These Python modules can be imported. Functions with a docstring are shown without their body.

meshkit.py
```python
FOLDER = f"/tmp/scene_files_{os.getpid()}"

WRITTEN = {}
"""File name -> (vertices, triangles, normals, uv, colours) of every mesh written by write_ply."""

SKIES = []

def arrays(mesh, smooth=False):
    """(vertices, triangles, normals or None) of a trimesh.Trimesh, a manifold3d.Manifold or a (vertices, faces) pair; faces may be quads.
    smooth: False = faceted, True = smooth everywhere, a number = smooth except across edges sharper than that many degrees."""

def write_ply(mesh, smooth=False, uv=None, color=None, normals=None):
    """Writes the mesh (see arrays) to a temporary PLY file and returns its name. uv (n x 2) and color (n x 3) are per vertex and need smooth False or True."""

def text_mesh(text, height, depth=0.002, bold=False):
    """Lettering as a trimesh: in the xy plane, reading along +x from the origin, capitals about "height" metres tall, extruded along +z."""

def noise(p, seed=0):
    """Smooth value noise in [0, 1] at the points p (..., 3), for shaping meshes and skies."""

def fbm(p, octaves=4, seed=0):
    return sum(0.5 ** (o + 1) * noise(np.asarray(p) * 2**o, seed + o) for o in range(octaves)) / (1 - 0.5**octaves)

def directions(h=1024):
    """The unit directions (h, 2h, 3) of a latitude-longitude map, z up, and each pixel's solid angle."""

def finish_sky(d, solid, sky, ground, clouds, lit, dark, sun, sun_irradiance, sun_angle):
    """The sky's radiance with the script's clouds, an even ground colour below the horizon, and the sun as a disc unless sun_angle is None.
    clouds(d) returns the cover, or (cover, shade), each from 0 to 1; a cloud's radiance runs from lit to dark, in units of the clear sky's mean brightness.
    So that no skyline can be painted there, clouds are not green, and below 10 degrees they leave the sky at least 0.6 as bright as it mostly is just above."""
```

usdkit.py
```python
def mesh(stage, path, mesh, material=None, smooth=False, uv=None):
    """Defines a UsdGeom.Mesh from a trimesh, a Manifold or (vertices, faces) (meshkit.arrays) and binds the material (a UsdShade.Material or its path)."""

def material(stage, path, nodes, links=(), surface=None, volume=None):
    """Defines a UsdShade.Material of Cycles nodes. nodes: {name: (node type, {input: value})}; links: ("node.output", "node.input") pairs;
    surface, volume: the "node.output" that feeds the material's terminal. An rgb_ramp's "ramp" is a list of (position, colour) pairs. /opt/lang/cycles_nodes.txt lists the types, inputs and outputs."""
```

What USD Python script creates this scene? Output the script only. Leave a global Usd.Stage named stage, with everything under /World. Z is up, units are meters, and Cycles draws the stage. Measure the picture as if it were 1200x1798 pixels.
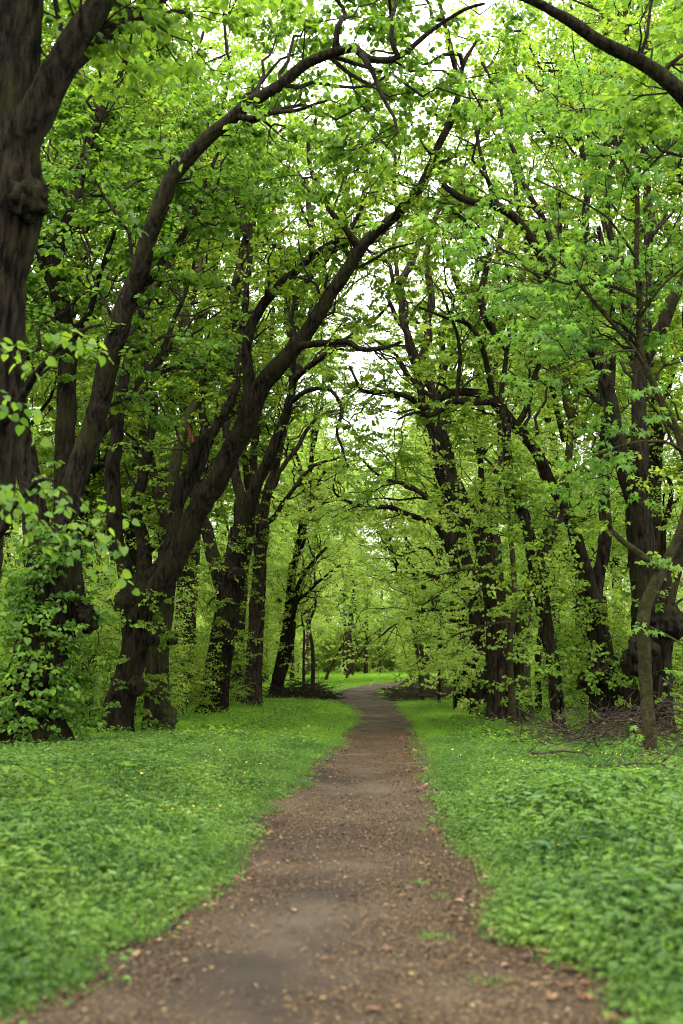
import math
import numpy as np
import trimesh
import usdkit
from meshkit import noise, fbm
from pxr import Gf, Sdf, Usd, UsdGeom, UsdLux, UsdShade, Vt

# ------------------------------------------------------------------ camera, sky, sun, exposure
stage = Usd.Stage.CreateInMemory()
UsdGeom.SetStageUpAxis(stage, 'Z')
UsdGeom.SetStageMetersPerUnit(stage, 1.0)
UsdGeom.Xform.Define(stage, '/World')
UsdGeom.Scope.Define(stage, '/World/Looks')
EYE, FPX, HORIZON = 1.1, 1900.0, 1178.0            # eye height (m), focal length and horizon row in a 1200 x 1798 picture
PITCH = math.atan((HORIZON - 899.0) / FPX)
cam = UsdGeom.Camera.Define(stage, '/World/camera')
cam.CreateHorizontalApertureAttr(24.0)
cam.CreateFocalLengthAttr(38.0)
cam.CreateFStopAttr(1.9)
cam.CreateFocusDistanceAttr(20.0)
cam.CreateExposureAttr(2.42)
cam.AddTranslateOp().Set(Gf.Vec3d(0, 0, EYE))
cam.AddRotateXOp().Set(90.0 + math.degrees(PITCH))

SUN_ELEV, SUN_AZ = math.radians(62), math.radians(200)   # azimuth = atan2(x, y): behind and left of the viewer, thin overcast
sky_mat = usdkit.material(stage, '/World/Looks/sky_overcast', {
    'sky': ('sky_texture', {'sky_type': 'single_scattering', 'sun_disc': False, 'sun_elevation': SUN_ELEV, 'sun_rotation': SUN_AZ,
                            'air_density': 1.0, 'aerosol_density': 2.0}),
    'co': ('texture_coordinate', {}),
    'n': ('noise_texture', {'scale': 2.2, 'detail': 5.0, 'roughness': 0.55}),
    'cloud': ('rgb_ramp', {'ramp': [(0.3, (6.8, 6.9, 7.0)), (0.7, (9.9, 9.9, 9.9))]}),
    'mx': ('mix_color', {'fac': 0.9, 'use_clamp': False}),
    'bg': ('background_shader', {'strength': 0.12})},
    [('co.generated', 'n.vector'), ('n.fac', 'cloud.fac'), ('sky.color', 'mx.a'), ('cloud.color', 'mx.b'), ('mx.result', 'bg.color')],
    surface='bg.background')
dome = UsdLux.DomeLight.Define(stage, '/World/sky')
dome.CreateIntensityAttr(1.0)
UsdShade.MaterialBindingAPI.Apply(dome.GetPrim()).Bind(sky_mat)
dome.GetPrim().SetCustomDataByKey('kind', 'structure')
sun = UsdLux.DistantLight.Define(stage, '/World/sun')
sun.CreateNormalizeAttr(True)
sun.CreateIntensityAttr(0.4)
sun.CreateAngleAttr(25.0)
sun.CreateColorAttr(Gf.Vec3f(1.0, 0.97, 0.92))
sun.AddRotateZOp().Set(-math.degrees(SUN_AZ))          # turns +y towards the sun's azimuth
sun.AddRotateXOp().Set(-(90.0 - math.degrees(SUN_ELEV)))

# ------------------------------------------------------------------ helpers
T = Sdf.ValueTypeNames
RNG = np.random.default_rng(11)
V = np.array
cp, sp = math.cos(PITCH), math.sin(PITCH)


def ray(px, py):
    cx, cy = (px - 600.0) / FPX, -(py - 899.0) / FPX
    return V([cx, cp - cy * sp, sp + cy * cp])           # right, forward, up


def at(px, py, d):
    r = ray(px, py)
    return V([0, 0, EYE]) + r * (d / r[1])


def sstep(a, b, x):
    t = np.clip((x - a) / (b - a), 0, 1)
    return t * t * (3 - 2 * t)


def ground_z(x, y):
    x, y = np.asarray(x, float), np.asarray(y, float)
    z = 0.72 * sstep(26, 95, y) + 5.0 * sstep(112, 260, y)
    p = np.stack([x * 0.35, y * 0.35, x * 0], -1)
    return z + 0.07 * (fbm(p, 3, 5) - 0.5) * sstep(1.0, 3.0, np.abs(x - 0.4))


def on_ground(px, py):
    r = ray(px, py)
    ds = np.geomspace(1.5, 300, 4000)
    P = V([0, 0, EYE]) + r * (ds / r[1])[:, None]
    k = np.argmax(P[:, 2] < ground_z(P[:, 0], P[:, 1]))
    return P[k]


taken = {}


def numbered(path):
    n = taken.get(path, 0)
    taken[path] = n + 1
    return path if n == 0 else f'{path}_{n:03d}'


def tag(p, label=None, cat=None, group=None, kind=None):
    p = p.GetPrim() if hasattr(p, 'GetPrim') else p
    for k, v in (('label', label), ('category', cat), ('group', group), ('kind', kind)):
        if v:
            p.SetCustomDataByKey(k, v)
    return p


def thing(name, label, cat, loc=(0, 0, 0), rz=0.0, scale=1.0, group=None):
    x = UsdGeom.Xform.Define(stage, numbered('/World/' + name))
    x.AddTranslateOp().Set(Gf.Vec3d(*map(float, loc)))
    x.AddRotateZOp().Set(float(rz))
    x.AddScaleOp().Set(Gf.Vec3f(float(scale)))
    return tag(x, label, cat, group)


def copy_of(src, label, loc, rz, scale, group):
    base = str(src.GetPath()).split('/')[-1]
    x = UsdGeom.Xform.Define(stage, numbered('/World/' + base))
    p = x.GetPrim()
    p.GetReferences().AddInternalReference(src.GetPath())
    p.GetAttribute('xformOp:translate').Set(Gf.Vec3d(*map(float, loc)))
    p.GetAttribute('xformOp:rotateZ').Set(float(rz))
    p.GetAttribute('xformOp:scale').Set(Gf.Vec3f(float(scale)))
    p.SetInstanceable(True)
    return tag(p, label, None, group)


TINTED = set()


def add_tint(o, mesh):
    """one random number per separate leaf, read by the leaf materials"""
    from scipy.sparse import coo_matrix
    from scipy.sparse.csgraph import connected_components
    v, f = mesh
    n = len(v)
    e = np.vstack([f[:, :2], f[:, 1:]])
    k, lab = connected_components(coo_matrix((np.ones(len(e), np.int8), (e[:, 0], e[:, 1])), shape=(n, n)), directed=False)
    t = np.random.default_rng([n, int(abs(v[0].sum()) * 1e4)]).uniform(0, 1, k)[lab]
    UsdGeom.PrimvarsAPI(o).CreatePrimvar('tint', Sdf.ValueTypeNames.FloatArray, 'vertex').Set(Vt.FloatArray.FromNumpy(t.astype(np.float32)))


def tinted_mesh(path, mesh, mat, smooth=False):
    o = usdkit.mesh(stage, path, mesh, mat, smooth=smooth)
    if str(mat.GetPath()) in TINTED:
        add_tint(o, mesh)
    return o


def part(name, mesh, mat, parent, smooth=False, kind=None, label=None, sub=True):
    path = numbered(f'{parent.GetPath()}/{name}')
    o = tinted_mesh(path, mesh, mat, smooth)
    tag(o, label, None, None, kind)
    return o.GetPrim()


def cat_mesh(ms):
    vs, fs, n = [], [], 0
    for v, f in ms:
        if len(v) == 0:
            continue
        vs.append(v)
        fs.append(f + n)
        n += len(v)
    return (np.vstack(vs), np.vstack(fs)) if vs else (np.zeros((0, 3)), np.zeros((0, 3), int))


def norm(a):
    return a / np.maximum(np.linalg.norm(a, axis=-1, keepdims=True), 1e-9)


# ------------------------------------------------------------------ materials
def leaf_material(name, dark, mid, light, trans, tmix=0.45, rough=0.5, scale=0.5, spec=0.25):
    TINTED.add('/World/Looks/' + name)
    return usdkit.material(stage, '/World/Looks/' + name, {
        'g': ('geometry', {}), 'at': ('attribute', {'attribute': 'tint'}), 'oi': ('object_info', {}),
        'om': ('map_range', {'from_min': 0.0, 'from_max': 1.0, 'to_min': -0.14, 'to_max': 0.14}), 'a2': ('math', {'math_type': 'add', 'use_clamp': True}),
        'r': ('rgb_ramp', {'ramp': [(0.0, dark), (0.5, mid), (1.0, light)]}),
        'n': ('noise_texture', {'scale': scale, 'detail': 2.0}),
        'nm': ('map_range', {'from_min': 0.3, 'from_max': 0.7, 'to_min': -0.3, 'to_max': 0.3}),
        'rr': ('map_range', {'from_min': 0.0, 'from_max': 1.0, 'to_min': 0.05, 'to_max': 0.75}),
        'a': ('math', {'math_type': 'add', 'use_clamp': True}),
        'p': ('principled_bsdf', {'roughness': rough, 'specular_ior_level': spec}),
        'tc': ('mix_color', {'blend_type': 'multiply', 'fac': 1.0, 'b': trans, 'use_clamp': False}),
        't': ('translucent_bsdf', {}),
        'm': ('mix_closure', {'fac': tmix})},
        [('g.position', 'n.vector'), ('n.fac', 'nm.value'), ('at.fac', 'rr.value'), ('rr.result', 'a.value1'), ('nm.result', 'a.value2'),
         ('oi.random', 'om.value'), ('om.result', 'a2.value2'), ('a.value', 'a2.value1'), ('a2.value', 'r.fac'), ('r.color', 'p.base_color'), ('r.color', 'tc.a'), ('tc.result', 't.color'), ('p.BSDF', 'm.closure1'), ('t.BSDF', 'm.closure2')],
        surface='m.closure')


def bark_material(name, dark, light, moss, moss_amt=0.5, zs=0.2, scale=20.0):
    return usdkit.material(stage, '/World/Looks/' + name, {
        'g': ('texture_coordinate', {}),
        'mp': ('mapping', {'scale': (1.0, 1.0, zs)}),
        'n': ('noise_texture', {'scale': scale, 'detail': 6.0, 'roughness': 0.65, 'distortion': 0.4}),
        'r': ('rgb_ramp', {'ramp': [(0.40, dark), (0.62, light)]}),
        'n2': ('noise_texture', {'scale': 2.3, 'detail': 5.0, 'roughness': 0.6}),
        'mr': ('map_range', {'from_min': 0.46, 'from_max': 0.66, 'to_min': 0.0, 'to_max': moss_amt, 'clamp': True}),
        'mx': ('mix_color', {'b': moss}),
        'b': ('bump', {'strength': 1.0, 'distance': 0.08}),
        'p': ('principled_bsdf', {'roughness': 0.95, 'specular_ior_level': 0.06})},
        [('g.object', 'mp.vector'), ('mp.vector', 'n.vector'), ('g.object', 'n2.vector'), ('n.fac', 'r.fac'), ('n2.fac', 'mr.value'), ('mr.result', 'mx.fac'),
         ('r.color', 'mx.a'), ('mx.result', 'p.base_color'), ('n.fac', 'b.height'), ('b.normal', 'p.normal')], surface='p.BSDF')


M = {}
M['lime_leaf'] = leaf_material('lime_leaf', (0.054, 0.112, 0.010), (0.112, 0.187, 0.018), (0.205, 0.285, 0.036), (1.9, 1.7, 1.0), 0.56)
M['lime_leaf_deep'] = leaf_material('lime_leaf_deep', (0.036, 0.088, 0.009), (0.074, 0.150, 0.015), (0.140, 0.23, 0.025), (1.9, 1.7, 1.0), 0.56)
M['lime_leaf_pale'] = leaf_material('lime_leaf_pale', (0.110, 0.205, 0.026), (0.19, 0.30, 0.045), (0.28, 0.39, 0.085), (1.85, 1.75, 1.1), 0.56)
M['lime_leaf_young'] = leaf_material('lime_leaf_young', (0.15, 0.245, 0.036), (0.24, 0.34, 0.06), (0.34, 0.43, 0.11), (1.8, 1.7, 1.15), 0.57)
M['maple_leaf'] = leaf_material('maple_leaf', (0.046, 0.118, 0.016), (0.088, 0.178, 0.024), (0.148, 0.25, 0.038), (1.8, 1.7, 1.05), 0.53)
M['ivy_leaf'] = leaf_material('ivy_leaf', (0.012, 0.03, 0.005), (0.035, 0.07, 0.008), (0.08, 0.12, 0.015), (1.2, 1.3, 0.8), 0.3, 0.35)
M['bark'] = bark_material('bark', (0.0012, 0.0009, 0.0006), (0.021, 0.0162, 0.0092), (0.020, 0.0205, 0.0055), 0.6)
M['bark_brown'] = bark_material('bark_brown', (0.007, 0.005, 0.0035), (0.046, 0.034, 0.021), (0.026, 0.026, 0.009), 0.4)
M['bark_mossy'] = bark_material('bark_mossy', (0.009, 0.008, 0.004), (0.040, 0.035, 0.016), (0.038, 0.044, 0.010), 0.75)
M['bark_smooth'] = bark_material('bark_smooth', (0.015, 0.0135, 0.006), (0.040, 0.034, 0.014), (0.03, 0.034, 0.009), 0.7, 1.0, 9.0)
M['twig'] = bark_material('twig', (0.008, 0.006, 0.005), (0.03, 0.023, 0.016), (0.022, 0.023, 0.010), 0.2)
M['stick'] = bark_material('stick', (0.024, 0.019, 0.012), (0.092, 0.073, 0.049), (0.045, 0.038, 0.023), 0.3, 1.0)
M['stick_dark'] = bark_material('stick_dark', (0.012, 0.008, 0.006), (0.045, 0.032, 0.021), (0.022, 0.018, 0.010), 0.3, 1.0)
M['raw_wood'] = bark_material('raw_wood', (0.035, 0.018, 0.008), (0.20, 0.10, 0.042), (0.07, 0.035, 0.016), 0.5, 0.15, 30.0)
M['paper'] = usdkit.material(stage, '/World/Looks/paper', {'p': ('principled_bsdf', {'base_color': (0.72, 0.74, 0.78), 'roughness': 0.6})}, [], surface='p.BSDF')


def plain_leaf(name, ramp, rough=0.7):
    TINTED.add('/World/Looks/' + name)
    return usdkit.material(stage, '/World/Looks/' + name, {
        'at': ('attribute', {'attribute': 'tint'}), 'r': ('rgb_ramp', {'ramp': ramp}), 'p': ('principled_bsdf', {'roughness': rough, 'specular_ior_level': 0.25})},
        [('at.fac', 'r.fac'), ('r.color', 'p.base_color')], surface='p.BSDF')


M['litter'] = plain_leaf('litter', [(0.0, (0.015, 0.009, 0.005)), (0.35, (0.036, 0.020, 0.0085)), (0.7, (0.090, 0.052, 0.019)), (0.92, (0.135, 0.083, 0.032)), (1.0, (0.21, 0.145, 0.066))])
M['dry_leaf'] = plain_leaf('dry_leaf', [(0.0, (0.05, 0.025, 0.012)), (0.6, (0.12, 0.062, 0.03)), (1.0, (0.26, 0.165, 0.09))])
M['edge_leaf'] = plain_leaf('edge_leaf', [(0.0, (0.025, 0.012, 0.008)), (0.5, (0.09, 0.038, 0.02)), (0.85, (0.17, 0.08, 0.04)), (1.0, (0.32, 0.2, 0.12))])
M['cover_leaf'] = leaf_material('cover_leaf', (0.026, 0.070, 0.012), (0.078, 0.155, 0.023), (0.168, 0.262, 0.048), (1.6, 1.55, 0.95), 0.42, 0.5, 1.3, 0.3)
M['grass_leaf'] = leaf_material('grass_leaf', (0.085, 0.185, 0.016), (0.145, 0.28, 0.025), (0.23, 0.36, 0.042), (1.7, 1.6, 0.85), 0.45, 0.55, 0.8, 0.15)
M['broad_leaf'] = leaf_material('broad_leaf', (0.02, 0.06, 0.022), (0.035, 0.09, 0.032), (0.05, 0.115, 0.042), (1.2, 1.3, 1.0), 0.25, 0.45)
M['yellow'] = plain_leaf('yellow_petal', [(0.0, (0.55, 0.36, 0.02)), (1.0, (0.7, 0.55, 0.05))])
M['white'] = plain_leaf('white_petal', [(0.0, (0.65, 0.68, 0.62)), (1.0, (0.8, 0.8, 0.78))])
M['soil'] = usdkit.material(stage, '/World/Looks/soil', {
    'g': ('geometry', {}), 'n': ('noise_texture', {'scale': 1.2, 'detail': 8.0, 'roughness': 0.7}),
    'r': ('rgb_ramp', {'ramp': [(0.3, (0.022, 0.034, 0.011)), (0.5, (0.035, 0.06, 0.015)), (0.7, (0.05, 0.085, 0.018))]}),
    'p': ('principled_bsdf', {'roughness': 0.95, 'specular_ior_level': 0.1})},
    [('g.position', 'n.vector'), ('n.fac', 'r.fac'), ('r.color', 'p.base_color')], surface='p.BSDF')
M['path'] = usdkit.material(stage, '/World/Looks/trodden_earth', {
    'g': ('geometry', {}),
    'n': ('noise_texture', {'scale': 0.75, 'detail': 4.0, 'roughness': 0.55}),
    'f': ('noise_texture', {'scale': 70.0, 'detail': 6.0, 'roughness': 0.7}),
    'v': ('voronoi_texture', {'scale': 60.0}),
    'big': ('rgb_ramp', {'ramp': [(0.36, (0.010, 0.0062, 0.0029)), (0.47, (0.023, 0.0152, 0.0075)), (0.62, (0.052, 0.039, 0.0245))]}),
    'fine': ('rgb_ramp', {'ramp': [(0.32, (0.62, 0.58, 0.54)), (0.5, (1.0, 0.95, 0.9)), (0.72, (1.5, 1.36, 1.18))]}),
    'mx': ('mix_color', {'blend_type': 'multiply', 'fac': 0.8, 'use_clamp': False}),
    'b': ('bump', {'strength': 0.4, 'distance': 0.012}),
    'p': ('principled_bsdf', {'roughness': 0.85, 'specular_ior_level': 0.25})},
    [('g.position', 'n.vector'), ('g.position', 'f.vector'), ('g.position', 'v.vector'), ('n.fac', 'big.fac'), ('f.fac', 'fine.fac'), ('big.color', 'mx.a'), ('fine.color', 'mx.b'),
     ('mx.result', 'p.base_color'), ('f.fac', 'b.height'), ('b.normal', 'p.normal')], surface='p.BSDF')

# ------------------------------------------------------------------ path and ground
EDGE = [(1860, -20, 1160), (1798, 60, 1085), (1740, 130, 1030), (1700, 185, 985), (1650, 262, 935), (1600, 325, 893), (1550, 375, 862), (1500, 420, 835), (1450, 458, 802),
        (1400, 500, 772), (1350, 556, 748), (1300, 608, 728), (1270, 628, 714), (1252, 628, 704), (1238, 612, 690), (1226, 598, 664), (1216, 602, 655), (1208, 632, 688), (1202, 664, 712), (1199, 706, 744)]
rows = []
for yy, xl, xr in EDGE:
    rows.append((on_ground(xl, yy), on_ground(xr, yy)))
L, R = V([a for a, b in rows]), V([b for a, b in rows])
L[0, 1] = R[0, 1] = L[0, 1]
near = V([[-1.0, -1.0, 0.0], [1.05, -1.0, 0.0]])
tailL, tailR = L[-1] + V([14, 8, 0.05]), R[-1] + V([14, 6, 0.05])
L = np.vstack([near[:1], L, tailL[None]])
R = np.vstack([near[1:], R, tailR[None]])
from scipy.interpolate import PchipInterpolator
tt = np.r_[0, np.cumsum(np.linalg.norm(np.diff((L + R) / 2, axis=0), axis=1))]
us = np.unique(np.r_[np.arange(0, 14, 0.09), np.arange(14, tt[-1], 0.25), tt[-1]])
PL, PR = PchipInterpolator(tt, L)(us), PchipInterpolator(tt, R)(us)
wob = (noise(np.stack([us * 1.6, us * 0, us * 0], -1), 3) - 0.5) * 0.16 * np.clip(8 / np.maximum(us, 4), 0.5, 1)
wob2 = (noise(np.stack([us * 1.6, us * 0 + 9, us * 0], -1), 4) - 0.5) * 0.22 * np.clip(8 / np.maximum(us, 4), 0.5, 1)
PL[:, 0] += wob
PR[:, 0] += wob2
PC, PW = (PL + PR) / 2, np.linalg.norm(PR - PL, axis=1)
from scipy.spatial import cKDTree
path_tree = cKDTree(PC[:, :2])


def path_side(x, y):
    """signed distance beyond the path's edge (negative on the path)"""
    d, k = path_tree.query(np.stack([x, y], -1))
    return d - PW[k] / 2


NS = 27
s_ = np.linspace(-0.08, 1.08, NS)
grid = PL[:, None] * (1 - s_[None, :, None]) + PR[:, None] * s_[None, :, None]
gz = ground_z(grid[..., 0], grid[..., 1])
prof = -0.03 + 0.03 * np.abs(s_ * 2 - 1) ** 2
rel = (fbm(np.stack([grid[..., 0] * 2.2, grid[..., 1] * 2.2, gz * 0], -1), 4, 8) - 0.5) * 0.03
grid[..., 2] = gz + 0.045 + prof[None] + rel * (np.abs(s_ * 2 - 1) < 1.05) - 0.05 * (np.abs(s_ * 2 - 1) > 1.08)
nu = len(us)
idx = np.arange(nu * NS).reshape(nu, NS)
quads = np.stack([idx[:-1, :-1], idx[:-1, 1:], idx[1:, 1:], idx[1:, :-1]], -1).reshape(-1, 4)
o = usdkit.mesh(stage, '/World/path', (grid.reshape(-1, 3), quads), M['path'], smooth=True)
tag(o, 'narrow brown earth footpath winding away between the trees', 'path', None, 'structure')

gx = np.unique(np.r_[-np.geomspace(14, 320, 26), np.arange(-14, 14.01, 0.4), np.geomspace(14, 320, 26)])
gy = np.unique(np.r_[-np.geomspace(4, 60, 8), np.arange(-4, 40, 0.4), np.geomspace(40, 420, 60)])
X, Y = np.meshgrid(gx, gy)
Z = ground_z(X, Y)
inside = path_side(X.ravel(), Y.ravel()).reshape(X.shape)
Z = Z - 0.06 * (inside < 0.35)
ii = np.arange(X.size).reshape(X.shape)
quads = np.stack([ii[:-1, :-1], ii[:-1, 1:], ii[1:, 1:], ii[1:, :-1]], -1).reshape(-1, 4)
o = usdkit.mesh(stage, '/World/ground', (np.stack([X, Y, Z], -1).reshape(-1, 3), quads), M['soil'], smooth=True)
tag(o, 'woodland floor under the green ground cover', 'ground', None, 'structure')

# ------------------------------------------------------------------ tubes, leaves
def spline(P, step):
    """Centripetal-ish Catmull-Rom through rows of P (any columns; the first three are xyz), resampled about every step."""
    P = np.asarray(P, float)
    t = np.r_[0, np.cumsum(np.maximum(np.linalg.norm(np.diff(P[:, :3], axis=0), axis=1), 1e-4))]
    n = max(3, int(t[-1] / step) + 1)
    from scipy.interpolate import Akima1DInterpolator
    if len(P) < 3:
        return np.stack([np.interp(np.linspace(0, t[-1], n), t, P[:, k]) for k in range(P.shape[1])], 1)
    return PchipInterpolator(t, P)(np.linspace(0, t[-1], n)) if len(P) < 4 else Akima1DInterpolator(t, P)(np.linspace(0, t[-1], n))


def frames(Tn):
    """Parallel-transported normals for one curve's unit tangents."""
    n0 = np.cross(Tn[0], [0, 1.0, 0.02])
    n0 = n0 / max(np.linalg.norm(n0), 1e-9)
    N = [n0]
    for k in range(1, len(Tn)):
        v = N[-1] - Tn[k] * np.dot(N[-1], Tn[k])
        N.append(v / max(np.linalg.norm(v), 1e-9))
    N = V(N)
    return N, np.cross(Tn, N)


def bark_tube(C, r, sides, seed, ridge=0.1, lump=0.16, flare=0.0, cap=True):
    """A limb or trunk: a tube with lumps and bark furrows displaced into the surface."""
    C = np.asarray(C)
    Tn = norm(np.gradient(C, axis=0))
    N, B = frames(Tn)
    a = np.linspace(0, 2 * np.pi, sides, endpoint=False)
    s = np.r_[0, np.cumsum(np.linalg.norm(np.diff(C, axis=0), axis=1))]
    ca, sa = np.cos(a)[None], np.sin(a)[None]
    rr = r[:, None]
    R0 = np.maximum(r.mean(), 0.02)
    low = fbm(np.stack([ca * 0.9 + 0 * rr, sa * 0.9 + 0 * rr, s[:, None] / R0 * 0.28 + 0 * ca], -1) + seed * 7.3, 3, seed) - 0.5
    fur = fbm(np.stack([ca * 5.5 + 0 * rr, sa * 5.5 + 0 * rr, s[:, None] / R0 * 0.42 + 0 * ca], -1) + seed * 3.1, 3, seed + 9)
    fur = 1 - np.abs(fur * 2 - 1) * 2.2
    k = 1 + lump * 2 * low + ridge * (fur - 0.4)
    if flare:
        lob = 0.65 + 0.35 * np.cos(5 * a + seed)[None] + 0.2 * np.cos(3 * a + 2 * seed)[None]
        k = k + flare * np.exp(-s / (2.2 * R0))[:, None] * lob
    P = C[:, None] + (N[:, None] * ca[..., None] + B[:, None] * sa[..., None]) * (rr * k)[..., None]
    n, m = len(C), sides
    i = np.arange(n * m).reshape(n, m)
    j = np.roll(i, -1, 1)
    f = np.stack([i[:-1], j[:-1], j[1:], i[1:]], -1).reshape(-1, 4)
    f = np.vstack([f[:, [0, 1, 2]], f[:, [0, 2, 3]]])
    v = P.reshape(-1, 3)
    if cap:
        v = np.vstack([v, C[-1] + Tn[-1] * r[-1] * 0.7])
        e = len(v) - 1
        f = np.vstack([f, np.stack([i[-1], j[-1], np.full(m, e)], -1)])
    return v, f


def tubes(P, r, sides):
    """Many thin tubes at once: P (n, k, 3), r (n, k)."""
    n, k = P.shape[:2]
    if n == 0:
        return np.zeros((0, 3)), np.zeros((0, 3), int)
    Tn = norm(np.gradient(P, axis=1))
    ref = np.where(np.abs(Tn[:, :1, 2:]) > 0.9, V([[1.0, 0, 0]]), V([[0, 0, 1.0]]))
    N = norm(np.cross(Tn, ref))
    B = np.cross(Tn, N)
    a = np.linspace(0, 2 * np.pi, sides, endpoint=False)
    v = P[:, :, None] + (N[:, :, None] * np.cos(a)[None, None, :, None] + B[:, :, None] * np.sin(a)[None, None, :, None]) * r[:, :, None, None]
    i = np.arange(n * k * sides).reshape(n, k, sides)
    j = np.roll(i, -1, 2)
    f = np.stack([i[:, :-1], j[:, :-1], j[:, 1:], i[:, 1:]], -1).reshape(-1, 4)
    return v.reshape(-1, 3), np.vstack([f[:, [0, 1, 2]], f[:, [0, 2, 3]]])


# leaf outlines: (side, along, lift) with size 1; triangles
LIME = (V([[0, 0, 0], [0.42, 0.12, 0.10], [0.44, 0.52, 0.06], [0, 1.0, -0.12], [-0.44, 0.52, 0.06], [-0.42, 0.12, 0.10]]),
        V([[0, 1, 2], [0, 2, 3], [0, 3, 4], [0, 4, 5]]))
LIME_BIG = (V([[0, 0, 0], [0.26, -0.06, 0.08], [0.45, 0.14, 0.10], [0.46, 0.42, 0.08], [0.32, 0.7, 0.02], [0.1, 0.93, -0.08], [0, 1.05, -0.14],
               [-0.1, 0.93, -0.08], [-0.32, 0.7, 0.02], [-0.46, 0.42, 0.08], [-0.45, 0.14, 0.10], [-0.26, -0.06, 0.08], [0, 0.5, 0.0]]),
            V([[12, 0, 1], [12, 1, 2], [12, 2, 3], [12, 3, 4], [12, 4, 5], [12, 5, 6], [12, 6, 7], [12, 7, 8], [12, 8, 9], [12, 9, 10], [12, 10, 11], [12, 11, 0]]))
DIAMOND = (V([[0, 0, 0], [0.42, 0.42, 0.07], [0, 1.0, -0.08], [-0.42, 0.42, 0.07]]), V([[0, 1, 2], [0, 2, 3]]))
NARROW = (V([[0, 0, 0], [0.27, 0.2, 0.08], [0.25, 0.55, 0.05], [0, 1.0, -0.14], [-0.25, 0.55, 0.05], [-0.27, 0.2, 0.08]]),
          V([[0, 1, 2], [0, 2, 3], [0, 3, 4], [0, 4, 5]]))
MAPLE = (V([[0, 0, 0], [0.5, -0.02, -0.05], [0.22, 0.2, 0.04], [0.56, 0.56, -0.1], [0.17, 0.5, 0.04], [0, 1.0, -0.16], [-0.17, 0.5, 0.04], [-0.56, 0.56, -0.1], [-0.22, 0.2, 0.04], [-0.5, -0.02, -0.05]]),
         V([[0, 1, 2], [0, 2, 4], [2, 3, 4], [0, 4, 6], [4, 5, 6], [0, 6, 8], [6, 7, 8], [0, 8, 9]]))


def leaves(pos, axis, nrm, size, shape):
    v, f = shape
    axis = norm(axis)
    side = norm(np.cross(axis, nrm))
    n = np.cross(side, axis)
    P = pos[:, None] + size[:, None, None] * (v[None, :, :1] * side[:, None] + v[None, :, 1:2] * axis[:, None] + v[None, :, 2:] * n[:, None])
    F = f[None] + (np.arange(len(pos)) * len(v))[:, None, None]
    return P.reshape(-1, 3), F.reshape(-1, 3)


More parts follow.
